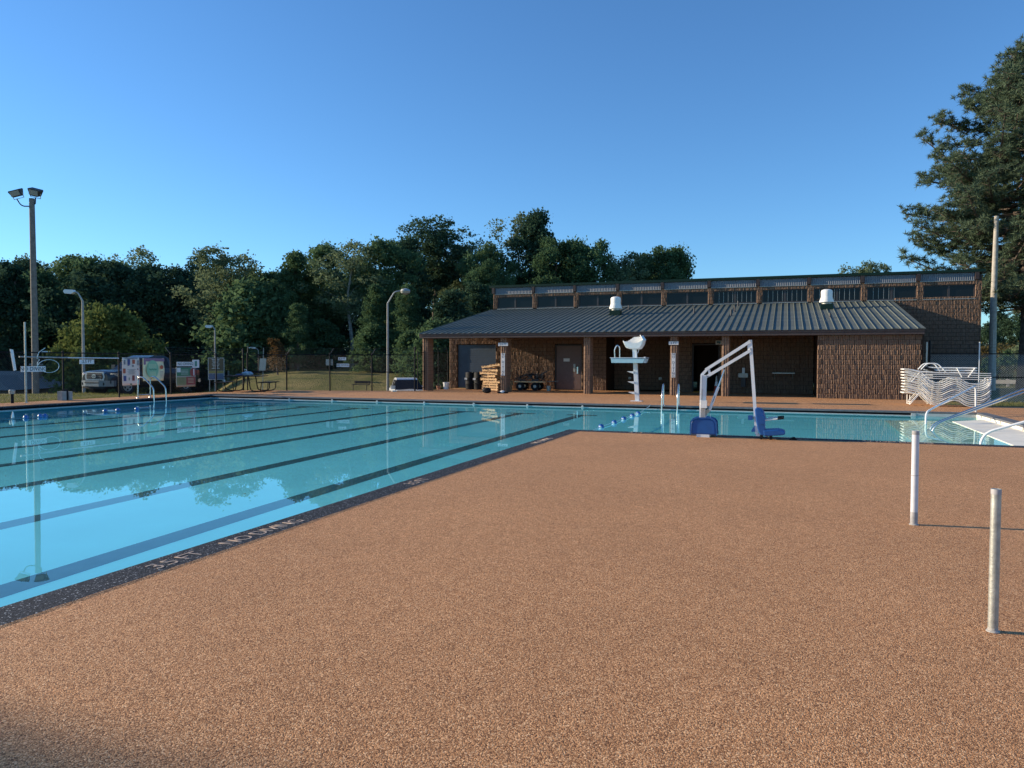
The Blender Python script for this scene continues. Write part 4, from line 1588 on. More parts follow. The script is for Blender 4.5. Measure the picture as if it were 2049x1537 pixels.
# stair handrails at the shallow end
def rail(label, pts, r=.024, fr=.3):
    t_ = thing('handrail', label, 'handrail', pts[0], 0, 'handrails into the shallow end')
    o0 = Vector(pts[0])
    MB().tube(fillet([Vector(p) - o0 for p in pts], fr, 7), r, 10).build('tube', M_WHITE if 'pale' in label else M_STEEL, t_, smooth=True)
    return t_


A0 = atD(1853, 825, 19.6)
rail('pale handrail curving from the shallow end to the far corner of the pool', [(A0.x, A0.y, -.72), (A0.x, A0.y, A0.z), (A0.x + .2, A0.y + .3, A0.z + .09), (5.44, 25.9, .80), (5.47, 25.95, .0)], .026, .16)
for px, dpt, lb, y1 in ((1857.5, 18.15, 'farther of the twin steel handrails that climb out of the shallow end', 0.0), (1863.5, 17.75, 'nearer of the twin steel handrails that climb out of the shallow end', 0.0)):
    A_ = atD(px, 852, dpt)
    # ends on the deck to the right, outside the pool
    B_ = Vector((A_.x + 3.3, A_.y + .05, 1.28))
    e1 = atY(2049, 778.5 if px < 1860 else 785, A_.y)
    slope = (e1.z - A_.z) / max(.5, e1.x - A_.x)
    zx = A_.z + slope * 2.9
    rail(lb, [(A_.x, A_.y, -.75), (A_.x, A_.y, A_.z), (A_.x + 2.9, A_.y, zx), (A_.x + 3.0, A_.y, 0)], .026, .3)
A_ = atD(1962.5, 868, 14.55)
rail('pale handrail nearest to the brown deck at the right edge of the view', [(A_.x, A_.y, -.72), (A_.x, A_.y, A_.z), (A_.x + 2.6, A_.y, A_.z + .92), (A_.x + 2.7, A_.y, 0)], .026, .25)

# ------------------------------------------------------------------ stacked loungers
M_STRAP = mat('cream_strap', (.74, .71, .62), .5, var=.06)
WAVE = [(-.40, .50), (-.2, .44), (0, .385), (.12, .27), (.25, .13), (.42, .04), (.60, .035), (.74, .10), (.90, .185), (1.03, .215), (1.17, .18), (1.32, .075), (1.45, .02), (1.62, .0), (1.80, .015), (1.95, .10), (2.04, .2)]


def cat(pts, n=3):
    out = []
    for i in range(len(pts) - 1):
        p0, p1, p2, p3 = pts[max(i - 1, 0)], pts[i], pts[i + 1], pts[min(i + 2, len(pts) - 1)]
        for q in range(n):
            t = q / n
            out.append(tuple(.5 * ((2 * p1[k]) + (-p0[k] + p2[k]) * t + (2 * p0[k] - 5 * p1[k] + 4 * p2[k] - p3[k]) * t * t + (-p0[k] + 3 * p1[k] - 3 * p2[k] + p3[k]) * t ** 3) for k in range(2)))
    out.append(pts[-1])
    return out


WV = cat(WAVE, 2)
rail_me = MB().tube([(x, 0, z) for x, z in WV], .0175, 6).mesh('side_rail', M_WHITE2, True)
def strap_me(y1):
    mb = MB()
    for i, (x, z) in enumerate(WV):
        if i < 13:
            mb.box(x - .017, x + .017, .0, y1, z + .010, z + .015)
    return mb


straps_a = MB()
for i in range(13):
    x = -.38 + i * .036
    z = .495 - (x + .4) * .29
    straps_a.box(x - .013, x + .013, -.006, .61, z + .012, z + .017)
for i in range(16):
    x = .3 + i * .108
    z = [b for a_, b in WV if a_ <= x][-1]
    straps_a.box(x - .02, x + .02, 0, .6, z + .0, z + .006)
straps_m = straps_a.mesh('straps', M_STRAP)
legs_m = MB().tube(fillet([(-.05, 0, .37), (-.30, .0, .05), (-.30, .6, .05), (-.05, .6, .37)], .06), .013, 6).mesh('leg_frame', M_WHITE2, True)
words = ['lowest', 'second', 'third', 'fourth', 'fifth', 'sixth', 'seventh', 'eighth', 'ninth', 'tenth', 'eleventh', 'twelfth', 'thirteenth', 'top']
x0, y0 = 4.36, 28.55
rl = random.Random(5)
for i in range(12):
    t_ = thing('pool_lounger', '%s white strap lounger, counted from the deck up, in the front wavy stack' % (words[i] if i < 11 else 'topmost'), 'lounger',
               (x0 + rl.uniform(-.015, .015), y0 + rl.uniform(-.015, .015), .012 + .069 * i), rl.uniform(-.012, .012), 'white loungers stacked in front')
    for y in (0, .6):
        o = link('side_rail', rail_me, t_)
        o.location = (0, y, 0)
    link('straps', straps_m, t_, kind='stuff')
    if i in (0, 1, 11):
        link('leg_frame', legs_m, t_)
    if i >= 8:
        MB().tube([(0.02, -.0, .40), (1.0, -.005, .375), (2.06, 0, .36)], .012, 6).build('upper_rail', M_WHITE2, t_, smooth=True)
    MB().tube([(2.04, 0, .2), (2.09, .05, .23), (2.09, .55, .23), (2.04, .6, .2)], .0135, 6).build('end_bar', M_WHITE2, t_, smooth=True)
# low chairs nested behind the head end, and three flat loungers lying upside down on top
x1_, y1_ = 4.14, 29.45
rail2 = MB().tube(fillet([(-.14, 0, .14), (.05, 0, .13), (.35, 0, .06), (.75, 0, .04)], .2), .025, 8).mesh('side_rail', M_WHITE2, True)
strap2 = MB()
for i in range(8):
    x = .02 + i * .088
    strap2.box(x - .022, x + .022, .02, .62, .12 - min(x, .5) * .12, .126 - min(x, .5) * .12)
strap2_m = strap2.mesh('straps', M_STRAP)
cross2 = MB().tube([(-.14, 0, .14), (-.17, .06, .14), (-.17, .58, .14), (-.14, .64, .14)], .024, 8).mesh('head_bar', M_WHITE2, True)
for i in range(9):
    z = .28 + .104 * i
    t_ = thing('stacking_chair', '%s white low chair, counted upwards, of the nested stack behind the loungers' % (words[i] if i < 8 else 'topmost'), 'chair',
               (x1_ + rl.uniform(-.02, .02), y1_, z), 0, 'white low chairs nested behind the loungers')
    for y in (0, .64):
        o = link('side_rail', rail2, t_)
        o.location = (0, y, 0)
    link('straps', strap2_m, t_, kind='stuff')
    link('head_bar', cross2, t_)
    if i == 0:
        for xx in (.05, .7):
            for y in (0, .64):
                MB().tube([(xx, y, -.28), (xx, y, .06)], .018, 6).build('leg', M_WHITE2, t_)
for i in range(3):
    t_ = thing('pool_lounger', '%s of three flat white loungers lying upside down on top of the stack' % ('lowest', 'middle', 'topmost')[i], 'lounger', (4.62, 28.75, 1.14 + .085 * i), 0, 'upside down loungers on the stack')
    for y in (0, .6):
        MB().tube([(-.05, y, .02), (.35, y, .0), (1.42, y, .0)], .022, 8).build('side_rail', M_WHITE2, t_, smooth=True)
    MB().tube([(1.42, 0, .0), (1.45, .05, .0), (1.45, .55, .0), (1.42, .6, .0)], .022, 8).build('end_bar', M_WHITE2, t_, smooth=True)
    for q in range(5):
        MB().box(.2 + q * .27, .25 + q * .27, .02, .58, -.004, .004).build('strap', M_STRAP, t_)
    if i == 2:
        for y, ww in ((0.0, .62), (.6, .56)):
            MB().tube(fillet([(-.22, y, -.06), (-.05, y, .15), (.28, y, .15), (ww - .1, y, -.12)], .10), .021, 8).build('arm_loop', M_WHITE2, t_, smooth=True)
        for xx, dx in ((.85, .16), (1.38, -.20)):
            MB().tube([(xx, -.03, .0), (xx + dx, -.03, -.32)], .02, 6).build('folded_leg', M_WHITE2, t_)
        MB().prism([(-.14, -.02), (-.06, .05), (.12, -.03), (.26, -.12), (.0, -.08)], -.05, .25).build('black_cover', M_BLACK, t_)

# ------------------------------------------------------------------ lane floats
def floatball(px, py, label, grp):
    p = G(px, py, WZ)
    t_ = thing('lane_float', label, 'float', (p.x, p.y, WZ + .02), 0, grp)
    t_.scale = (.66, .66, .66)
    MB().lathe([(.02, -.10), (.07, -.085), (.10, -.05), (.112, 0), (.10, .05), (.07, .085), (.02, .10)], 16).build('ball', M_BLUE2, t_, smooth=True).rotation_euler = (R(90), 0, 0)
    for q in (-1, 1):
        MB().lathe([(.035, 0), (.045, .012), (.02, .03)], 12).build('white_cap', M_WHITE, t_, smooth=True).matrix_local = Matrix.Translation((0, q * .09, 0)) @ Matrix.Rotation(R(-90 * q), 4, 'X')
    for q in (-1, 1):
        b_ = MB().lathe([(.1145, -.006), (.1145, .006)], 16).build('white_ring', M_WHITE, t_, smooth=True)
        b_.matrix_local = Matrix.Translation((0, q * .0, 0)) @ Matrix.Rotation(R(90), 4, 'X')
    return p


AG, LG = 'floats on the rope across the arm', 'floats on the far lane rope'
aw = ['nearest to the deck', 'second from the deck', 'middle', 'fourth from the deck', 'farthest from the deck']
ap = [floatball(px, py, 'blue and white rope float, %s of five in the pool arm' % w_, AG) for (px, py), w_ in zip(((1203, 856), (1229, 847.5), (1248, 840), (1265, 833.5), (1277, 829)), aw)]
lw = ['blue float alone at the left end of the far lane rope', 'left one of two touching blue floats on the far lane rope', 'right one of two touching blue floats on the far lane rope',
      'blue float on the far lane rope under the lamp post reflection', 'blue float beside the white snap hook on the far lane rope', 'blue float on the far lane rope below the pink poster']
for (px, py), w_ in zip(((52, 837), (81, 834.5), (90, 834), (210.5, 824.5), (236, 822.5), (274, 820)), lw):
    floatball(px, py, w_, LG)
o = MB().tube([(ap[0].x, ap[0].y - .8, WZ + .01), (ap[0].x, ap[0].y, WZ + .03), (ap[1].x, ap[1].y, WZ + .03), (ap[2].x, ap[2].y, WZ + .03), (ap[4].x, ap[4].y, WZ + .03), (-4.3, 24.3, WZ + .05), (-4.3, 25.18, WZ + .1), (-4.3, PY1 + .08, .02)], .009, 6).build('float_rope', M_PALEBLUE, smooth=True)
tag(o, 'thin rope carrying five floats across the mouth of the pool arm', 'rope')
o = MB().tube([(-19.74, 12, WZ + .02), (-19.74, 18.6, WZ + .02), (-19.74, 25.2, WZ + .0)], .012, 6).build('float_rope', M_LANE, smooth=True)
tag(o, 'dark lane rope lying on the water along the far left lane', 'rope')
pw_h = G(225, 822.5, WZ)
o = MB().prism([(-.06, 0), (.0, .04), (.34, .03), (.36, 0)], -.03, .03).build('snap_hook', M_WHITE)
o.location = (pw_h.x, pw_h.y - .2, WZ)
o.rotation_euler = (0, 0, R(90))
tag(o, 'white plastic snap hook floating between two floats on the lane rope', 'hook')
pw_h = G(26, 838, WZ)
o = MB().lathe([(.03, -.03), (.035, .05), (.02, .16), (.005, .2)], 8).build('marker_float', M_WHITE, smooth=True)
o.location = (pw_h.x, pw_h.y, WZ)
tag(o, 'small white upright float at the left edge of the picture', 'float')
for i, x in enumerate((-19.0, -16.95, -14.9, -12.85, -10.8, -8.7, -6.65)):
    nm = ['first', 'second', 'third', 'fourth', 'fifth', 'sixth', 'seventh'][i]
    t_ = thing('rope_anchor', 'white rope anchor on the far pool lip, %s counted from the left corner' % nm, 'rope anchor', (x, PY1 - .05, -.085), 0, 'rope anchors on the far pool lip')
    MB().box(-.035, .035, -.01, .05, -.022, -.012).build('plate', M_WHITE, t_)
    MB().tube([(-.02, 0, -.012), (-.02, 0, .02), (.02, 0, .02), (.02, 0, -.012)], .009, 6).build('eye', M_WHITE, t_)

# floating leaves, too many and too small to name
lv = MB()
rr = random.Random(11)
for i in range(70):
    x, y = rr.uniform(PX0 + 1, PX1 - .3), rr.uniform(3, 24)
    a_ = rr.uniform(0, 6.3)
    l = rr.uniform(.02, .06)
    c, s = math.cos(a_) * l, math.sin(a_) * l
    lv.add([(x - c, y - s, WZ + .003), (x + s * .4, y - c * .4, WZ + .004), (x + c, y + s, WZ + .003), (x - s * .4, y + c * .4, WZ + .006)], [(0, 1, 2, 3)])
tag(lv.build('floating_leaves', L_BROWN), 'scattered small dead leaves floating on the pool', 'leaves')['kind'] = 'stuff'

# ------------------------------------------------------------------ porch clutter
# pallets: every pallet of the stack
def pallet(t_, rr):
    for y in (-.5, 0, .5):
        MB().box(-.55, .55, y - .035, y + .035, .018, .105).build('stringer', M_WOOD, t_)
    for i in range(7):
        x = -.5 + i * .166
        if rr.random() < .06:
            continue
        MB().box(x - .05, x + .05, -.56, .56, .106, .124).build('plank', M_WOOD, t_).rotation_euler = (0, 0, rr.uniform(-.01, .01))
    for i in range(3):
        x = -.48 + i * .48
        MB().box(x - .05, x + .05, -.56, .56, 0, .017).build('plank', M_WOOD, t_)


rr = random.Random(21)
z = 0
pw_names = ['lowest', 'second lowest', 'third lowest', 'fourth lowest', 'middle', 'fifth from the top', 'fourth from the top', 'third from the top', 'second from the top', 'topmost, tilted']
pc = Vector((-13.75, 35.1, 0))
for i in range(9):
    nm = pw_names[i] if i < 8 else pw_names[9]
    t_ = thing('wooden_pallet', '%s wooden pallet of the stack in front of the roll door' % nm, 'pallet',
               pc + Vector((rr.uniform(-.06, .06) + (.03 if i < 4 else -.10 if i < 7 else 0), rr.uniform(-.05, .05), z)), -.42 + rr.uniform(-.12, .12), 'stacked wooden pallets')
    pallet(t_, rr)
    if i == 8:
        t_.rotation_euler = (0, -.14, -.2)
        t_.location.z += .10
    elif 4 <= i < 7:
        t_.rotation_euler = (0, rr.uniform(-.02, .02), -.42 + rr.uniform(-.2, .2))
    z += .128 + (.02 if 3 < i < 7 else 0)
# drums
for i, (x, y, lb) in enumerate(((-15.55, 35.9, 'left one of two black drums in front of the roll door'), (-15.0, 35.75, 'right one of two black drums, next to the pallets'))):
    t_ = thing('plastic_drum', lb, 'drum', (x, y, 0), 0, 'black drums under the porch')
    MB().lathe([(.25, 0), (.28, .03), (.285, .28), (.295, .30), (.285, .32), (.285, .58), (.295, .60), (.285, .62), (.28, .86), (.25, .9), (.245, .88), (.001, .88)], 20).build('body', M_BLACK, t_, smooth=True)
    MB().lathe([(.04, .88), (.04, .905)], 10, c=(.12, 0, 0)).build('bung', M_GALV, t_)
    MB().box(-.25, -.10, -.275, -.262, .5, .6).build('sticker', M_SIGN, t_)
# buckets
t_ = thing('white_bucket', 'white plastic bucket at the left end of the porch', 'bucket', (-16.65, 35.2, 0))
MB().lathe([(.14, 0), (.165, .34), (.18, .35), (.18, .37), (.155, .37), (.13, .02), (.001, .02)], 20).build('pail', M_WHITE, t_, smooth=True)
MB().tube(arc((0, -.17, .33), .12, 200, 340, 8), .004, 5).build('handle', M_GALV, t_)
t_ = thing('small_tub', 'small pinkish tub on the porch floor left of the white bucket', 'tub', (-17.0, 35.0, 0))
MB().lathe([(.09, 0), (.12, .18), (.125, .19), (.10, .18), (.001, .02)], 16).build('bowl', mat('terracotta', (.45, .22, .14), .6), t_, smooth=True)
MB().tube(arc((0, 0, .18), .11, 0, 180, 8), .005, 5).build('handle', M_GALV, t_)
# black bag and crumpled thing on the deck
rr = random.Random(9)


def lump(name, label, cat, loc, sx, sy, sz, m, seed, n=14):
    r_ = random.Random(seed)
    mb = MB()
    vs, fs = [], []
    for j in range(8):
        ph = math.pi * j / 7
        for i in range(n):
            th = 2 * math.pi * i / n
            k_ = 1 + r_.uniform(-.12, .12)
            z_ = (1 - math.cos(ph)) / 2
            vs.append((sx * math.sin(ph) ** .7 * math.cos(th) * k_, sy * math.sin(ph) ** .7 * math.sin(th) * k_, sz * z_ * (1 + r_.uniform(-.06, .06))))
    for j in range(7):
        for i in range(n):
            fs.append((j * n + i, j * n + (i + 1) % n, (j + 1) * n + (i + 1) % n, (j + 1) * n + i))
    o = mb.add(vs, fs).build(name, m)
    o.location = loc
    return tag(o, label, cat)


t_ = thing('black_bag', 'round black bag lying on the deck before the second column', 'bag', (-12.95, 31.75, 0))
o = lump('bag_body', '', '', (0, 0, 0), .22, .17, .26, M_BLACK, 4)
for k_ in ('label', 'category'):
    del o[k_]
o.name = 'body'
o.parent = t_
MB().tube([(-.12, -.02, .25), (-.05, -.03, .34), (.08, -.02, .33), (.13, 0, .24)], .012, 6).build('handle', M_BLACK, t_)
t_ = thing('crumpled_cloth', 'crumpled dark and white cloth at the foot of the second column', 'cloth', (-12.3, 31.95, 0))
for q, (dx, mm) in enumerate(((-.08, M_BLACK), (.05, M_SIGN), (.2, M_BLACK))):
    o = lump('fold', '', '', (dx, .02 * q, 0), .13, .12, .08 + .05 * (q == 1), mm, 30 + q, 9)
    for k_ in ('label', 'category'):
        del o[k_]
    o.parent = t_
# cart heaped with scrap
t_ = thing('scrap_cart', 'low handcart heaped with rusty scrap between the pallets and the door', 'cart', (-12.1, 35.6, 0))
MB().box(-.75, .85, -.4, .4, .42, .48).build('bed', M_WOOD, t_)
for x in (-.45, .35):
    for y in (-.36, .36):
        w_ = MB().tube([(x, y - .05, .22), (x, y + .05, .22)], .21, 16).build('wheel', M_BLACK, t_, smooth=False)
        MB().tube([(x, y - .056, .22), (x, y + .056, .22)], .08, 10).build('hub', M_GALV, w_)
rr = random.Random(77)
for q in range(26):
    p = Vector((rr.uniform(-.7, .7), rr.uniform(-.3, .3), .5 + rr.random() * .3))
    d = Vector((rr.uniform(-1, 1), rr.uniform(-.4, .4), rr.uniform(-.3, .6))).normalized() * rr.uniform(.15, .45)
    MB().bar(p - d * .5, p + d, rr.uniform(.02, .09), rr.uniform(.02, .09)).build('scrap_piece', rr.choice([M_RUST, M_BLACK, M_BROWNPOLE, M_FRAME]), t_)
MB().tube([(.8, 0, .45), (1.5, -.1, .5)], .02, 6).build('handle', M_BROWNPOLE, t_)
o = MB().lathe([(.10, 0), (.12, .2), (.12, .26), (.001, .27)], 14).build('steel_can', M_GALV, smooth=True)
o.location = (-11.1, 35.45, 0)
tag(o, 'shiny steel can on the porch floor beside the scrap cart', 'can')
# picnic table
t_ = thing('picnic_table', 'dark metal picnic table with attached benches by the back fence', 'picnic table', (-24.1, 28.75, 0), R(24))
MB().box(-.80, .80, -.85, .85, .72, .755).build('table_top', M_BLACK, t_)
for s in (-1, 1):
    bn = MB().box(s * 1.02 - .30 * 1, s * 1.02 + .30, -.9, .9, .43, .46)
    bn.build('bench', M_BLACK, t_)
    for y in (-.6, .6):
        MB().tube(fillet([(s * .25, y, .72), (s * .30, y, .40), (s * .35, y, .04), (s * .95, y, .02), (s * 1.2, y, .1), (s * 1.22, y, .43)], .2), .025, 8).build('leg', M_BLACK, t_, smooth=True)
        MB().tube([(s * .85, y, .43), (s * .80, y, .03)], .02, 6).build('leg', M_BLACK, t_)
for q, (x, y, w_, h_) in enumerate(((-.25, 0, .5, .05), )):
    pass
t2 = thing('tote_bag', 'blue and white bag slumped on the picnic table', 'bag', t_.location + Vector((.05, 0, .757)), R(24))
o = lump('body', '', '', (0, 0, 0), .26, .16, .2, mat('pale_cloth', (.35, .42, .50), .8, var=.3, vscale=9), 61)
for k_ in ('label', 'category'):
    del o[k_]
o.parent = t2
MB().tube([(-.1, 0, .17), (-.14, 0, .3), (-.05, .02, .28), (-.02, 0, .18)], .012, 5).build('handle', M_WHITE, t2)
o = lump('folded_towel', 'dark towel lying on the picnic table left of the bag', 'towel', t_.location + Vector((-.36, -.05, .757)), .22, .15, .08, C_NAVY, 62)
o = MB().lathe([(.035, 0), (.04, .08), (.03, .1)], 10).build('paper_cup', M_WHITE)
o.location = t_.location + Vector((-.95, -.42, .46))
tag(o, 'small white cup on the left bench of the picnic table', 'cup')
# small black bench and stone by the back fence
pb = G(669, 783) + Vector((0, .9, 0))
t_ = thing('low_bench', 'low black slatted bench beyond the back fence', 'bench', (pb.x, pb.y + 1.5, -.12), R(5))
for q in range(3):
    MB().box(-.45, .45, -.14 + q * .1, -.06 + q * .1, .36, .39).build('slat', M_BLACK, t_)
MB().box(-.45, .45, .16, .19, .42, .56).build('back_slat', M_BLACK, t_)
for s in (-.38, .38):
    MB().tube(fillet([(s, -.12, 0), (s, -.12, .36), (s, .16, .36), (s, .18, .56)], .05), .02, 6).build('leg', M_BLACK, t_)
p = G(790, 784)
lump('pale_stone', 'pale stone lying at the foot of the back fence', 'stone', (p.x, p.y - .1, 0), .17, .1, .08, M_CREAM, 8, 8)
# concrete block and stub post on the left deck edge
p = G(126.5, 801)
t_ = thing('post_footing', 'pale concrete footing block around a post of the left fence', 'concrete block', (p.x + .08, p.y, 0), R(10))
MB().box(-.10, .10, -.24, -.03, 0, .34).build('block', M_CONC, t_)
MB().box(-.10, .10, .10, .26, 0, .32).build('block', M_CONC, t_)
MB().box(-.06, .06, -.08, .10, 0, .40).build('strap', M_BLACK, t_)
p = G(24.5, 807)
t_ = thing('short_bollard', 'short dark post with a grey cap at the far left edge of the deck', 'post', p)
MB().tube([(0, 0, 0), (0, 0, .32)], .05, 10).build('stem', M_BLACK, t_, smooth=True)
MB().lathe([(.09, .32), (.10, .44), (.08, .46)], 12).build('cap', M_GALV, t_, smooth=True)

# ------------------------------------------------------------------ vehicles
M_NAVY = mat('navy_paint', (.010, .015, .027), .3, metal=.1, spec=.4, coat=.4)
M_CARW = mat('white_paint', (.72, .73, .73), .3, coat=.6)
M_CHROME = mat('chrome', (.50, .52, .55), .3, metal=1)
M_TYRE = mat('tyre', (.02, .02, .02), .8)
M_LAMP = mat('headlamp', (.60, .60, .55), .08, metal=.6)


def pickup(name, label, loc, rz, paint, W=1.98):
    """x forward, wheels at x = +-1.85"""
    t_ = thing(name, label, 'pickup truck', loc, rz)
    hw = W / 2
    # lower body: stations along x with half width, sill and shoulder heights
    st_ = [(2.78, .80, .46, .98), (2.70, .93, .42, 1.06), (2.35, .98, .40, 1.14), (1.2, .99, .42, 1.18), (.9, .99, .42, 1.2), (-.95, .99, .42, 1.2), (-1.0, .99, .45, 1.22), (-2.8, .98, .50, 1.22), (-2.88, .94, .55, 1.2)]
    vs, fs = [], []
    for x, w, z0, z1 in st_:
        k_ = w / .99 * hw
        ring = [(-k_ * .90, z0), (-k_ * .99, z0 + .12), (-k_, (z0 + z1) / 2), (-k_ * .985, z1 - .10), (-k_ * .93, z1), (0, z1 + (.07 if x > .9 else .0)), (k_ * .93, z1), (k_ * .985, z1 - .10), (k_, (z0 + z1) / 2), (k_ * .99, z0 + .12), (k_ * .90, z0)]
        vs += [(x, y, z) for y, z in ring]
    n = 11
    for i in range(len(st_) - 1):
        for q in range(n):
            fs.append((i * n + q, i * n + (q + 1) % n, (i + 1) * n + (q + 1) % n, (i + 1) * n + q))
    fs.append(tuple(range(n)))
    fs.append(tuple(reversed(range((len(st_) - 1) * n, len(st_) * n))))
    body = MB().add(vs, fs).build('body', paint, t_, smooth=True, fix=True)
    # bed recess reads as a dark inset on top
    MB().box(-2.78, -1.05, -hw * .82, hw * .82, 1.222, 1.232).build('bed_floor', M_BLACK, t_)
    # cab
    prof = [(1.05, 1.16, .93), (.25, 1.82, .74), (-.1, 1.92, .70), (-.7, 1.92, .70), (-1.0, 1.80, .73), (-1.08, 1.2, .93)]
    vs, fs = [], []
    for x, z, w in prof:
        vs += [(x, -w / .99 * hw, z), (x, w / .99 * hw, z)]
    m_ = len(prof)
    for i in range(m_ - 1):
        fs.append((2 * i, 2 * i + 1, 2 * i + 3, 2 * i + 2))
    fs.append(tuple(2 * i for i in range(m_)))
    fs.append(tuple(2 * i + 1 for i in reversed(range(m_))))
    cab = MB().add(vs, fs).build('cab', paint, t_, smooth=True, fix=True)

    def pt(x, z, s, off=.012):
        # a point on the slanted side of the cab
        w = .93 + (.72 - .93) * min(1, max(0, (z - 1.18) / .66))
        return (x, s * (w / .99 * hw + off), z)
    for s in (-1, 1):
        for poly, nm in (([(.80, 1.27), (.22, 1.74), (-.28, 1.80), (-.28, 1.27)], 'side_window'), ([(-.36, 1.27), (-.36, 1.80), (-.82, 1.78), (-.92, 1.27)], 'side_window')):
            v1 = [pt(x, z, s, .014) for x, z in poly]
            v2 = [pt(x, z, s, -.02) for x, z in poly]
            k_ = len(poly)
            MB().add(v1 + v2, [tuple(range(k_)), tuple(reversed(range(k_, 2 * k_)))] + [(i, (i + 1) % k_, k_ + (i + 1) % k_, k_ + i) for i in range(k_)]).build(nm, M_GLASS, t_, fix=True)
        MB().box(.62, .82, s * hw * .97 - .02 if s > 0 else -hw * .97 - .24, s * hw * .97 + .24 if s > 0 else -hw * .97 + .02, 1.22, 1.44).build('mirror', paint, t_)
        MB().box(-.30, -.12, s * (hw + .004) - .012, s * (hw + .004) + .012, .98, 1.01).build('door_handle', M_CHROME, t_)
        MB().box(-.345, -.33, s * hw * 1.0 - .008, s * hw * 1.0 + .004, .5, 1.12).build('door_gap', M_BLACK, t_)
        MB().box(.93, .945, s * hw * 1.0 - .008, s * hw * 1.0 + .004, .5, 1.12).build('door_gap', M_BLACK, t_)
        # headlight wraps the corner
        MB().prism([(2.72, s * hw * .60), (2.70, s * hw * .92), (2.25, s * hw * 1.003), (2.25, s * hw * .94), (2.5, s * hw * .62)], .84, 1.04, axis='z').build('headlight', M_LAMP, t_, fix=True)
        MB().prism([(-2.9, s * hw * .80), (-2.9, s * hw * .965), (-2.7, s * hw * .995), (-2.7, s * hw * .85)], .85, 1.15, axis='z').build('tail_light', C_RED, t_, fix=True)
        fgl = MB().tube([(2.86, s * .66, .52), (2.90, s * .66, .52)], .075, 12)
        fgl.build('fog_light', M_GLASS, t_)
    # windscreen and rear window
    for (x0, z0, w0), (x1, z1, w1), nm in (((1.0, 1.21, .87), (.29, 1.78, .70), 'windscreen'), ((-1.085, 1.28, .80), (-1.03, 1.74, .68), 'rear_window')):
        off = Vector((.018 if x0 > 0 else -.018, 0, .018))
        b_ = [Vector((x0, -w0, z0)), Vector((x0, w0, z0)), Vector((x1, w1, z1)), Vector((x1, -w1, z1))]
        MB().add([p + off for p in b_] + [p - off * .6 for p in b_], [(0, 1, 2, 3), (7, 6, 5, 4), (0, 4, 5, 1), (1, 5, 6, 2), (2, 6, 7, 3), (3, 7, 4, 0)]).build(nm, M_GLASS, t_, fix=True)
    # nose: grille surround, bars, emblem, bumper
    MB().prism([(-.60, .70), (-.66, .86), (-.58, 1.10), (.58, 1.10), (.66, .86), (.60, .70)], 2.66, 2.80, axis='x').build('grille_surround', mat('silver_paint', (.26, .30, .35), .35, metal=.6), t_, fix=True)
    MB().prism([(-.50, .75), (-.54, .88), (-.48, 1.04), (.48, 1.04), (.54, .88), (.50, .75)], 2.802, 2.815, axis='x').build('grille', M_BLACK, t_, fix=True)
    for q in range(3):
        MB().box(2.816, 2.83, -.47, .47, .79 + q * .08, .805 + q * .08).build('grille_bar', mat('bumper_grey', (.16, .18, .21), .35, metal=.5), t_)
    em = MB()
    for a_, b_, cz, tilt in ((.13, .085, .90, 0), (.045, .085, .90, 0), (.085, .032, .935, 0)):
        em.tube([(2.842, a_ * math.cos(R(q * 20)), cz + b_ * math.sin(R(q * 20))) for q in range(19)], .011, 5, caps=False)
    em.build('emblem', M_CHROME, t_)
    bp_ = [(2.60, -hw), (2.86, -.80), (2.95, -.45), (2.96, .45), (2.86, .80), (2.60, hw), (2.45, hw), (2.45, -hw)]
    MB().prism(bp_, .40, .68, axis='z').build('front_bumper', mat('bumper_grey', (.16, .18, .21), .35, metal=.5) if paint is M_NAVY else paint, t_, fix=True)
    for q in (-.33, 0, .33):
        MB().box(2.962, 2.972, q - .14, q + .14, .55, .60).build('air_slot', M_BLACK, t_)
    MB().box(2.5, 2.9, -.7, .7, .30, .398).build('air_dam', M_BLACK, t_)
    MB().box(-3.05, -2.86, -.92, .92, .48, .66).build('rear_bumper', M_CHROME, t_)
    MB().box(-2.6, 2.4, -.6, .6, .28, .44).build('chassis', M_BLACK, t_)
    for x in (1.85, -1.85):
        for s in (-1, 1):
            MB().tube([(x, s * (hw - .26), .40), (x, s * (hw + .012), .40)], .46, 24).build('wheel_arch', M_BLACK, t_)
            w_ = MB().tube([(x, s * (hw - .24), .38), (x, s * (hw - .02), .38), (x, s * (hw + .028), .38)], [.385, .39, .36], 24).build('wheel', M_TYRE, t_)
            rm = MB().tube([(x, s * (hw + .0285), .38), (x, s * (hw + .033), .38)], .235, 20)
            rm.build('rim_back', M_BLACK, w_)
            sp = MB()
            for q in range(5):
                a_ = R(72 * q + 18)
                c0 = Vector((x, s * (hw + .045), .38))
                sp.bar(c0, c0 + Vector((math.cos(a_), 0, math.sin(a_))) * .225, .09, .02, up=(0, 1, 0))
            sp.tube([(x + .225 * math.cos(R(q * 20)), s * (hw + .045), .38 + .225 * math.sin(R(q * 20))) for q in range(19)], .022, 6, caps=False)
            sp.tube([(x, s * (hw + .03), .38), (x, s * (hw + .07), .38)], .06, 12)
            sp.build('rim', M_GALV, w_)
    return t_


tz = terrain(-31.6, 30.5)
pickup('pickup_truck', 'dark navy pickup truck parked on the grass behind the pool fence', (-31.35, 29.45, -.20), R(-90 - 1), M_NAVY, 2.04)
# sits in the dip of the car park, only its cab above the grass
wp = pickup('pickup_truck', 'small white pickup whose cab shows over the grass beyond the back fence', (0, 0, 0), R(-52), M_CARW, 1.78)
c_ = atD(806, 756, 47)
wp.location = (c_.x + .1, c_.y + .3, c_.z - 1.92)

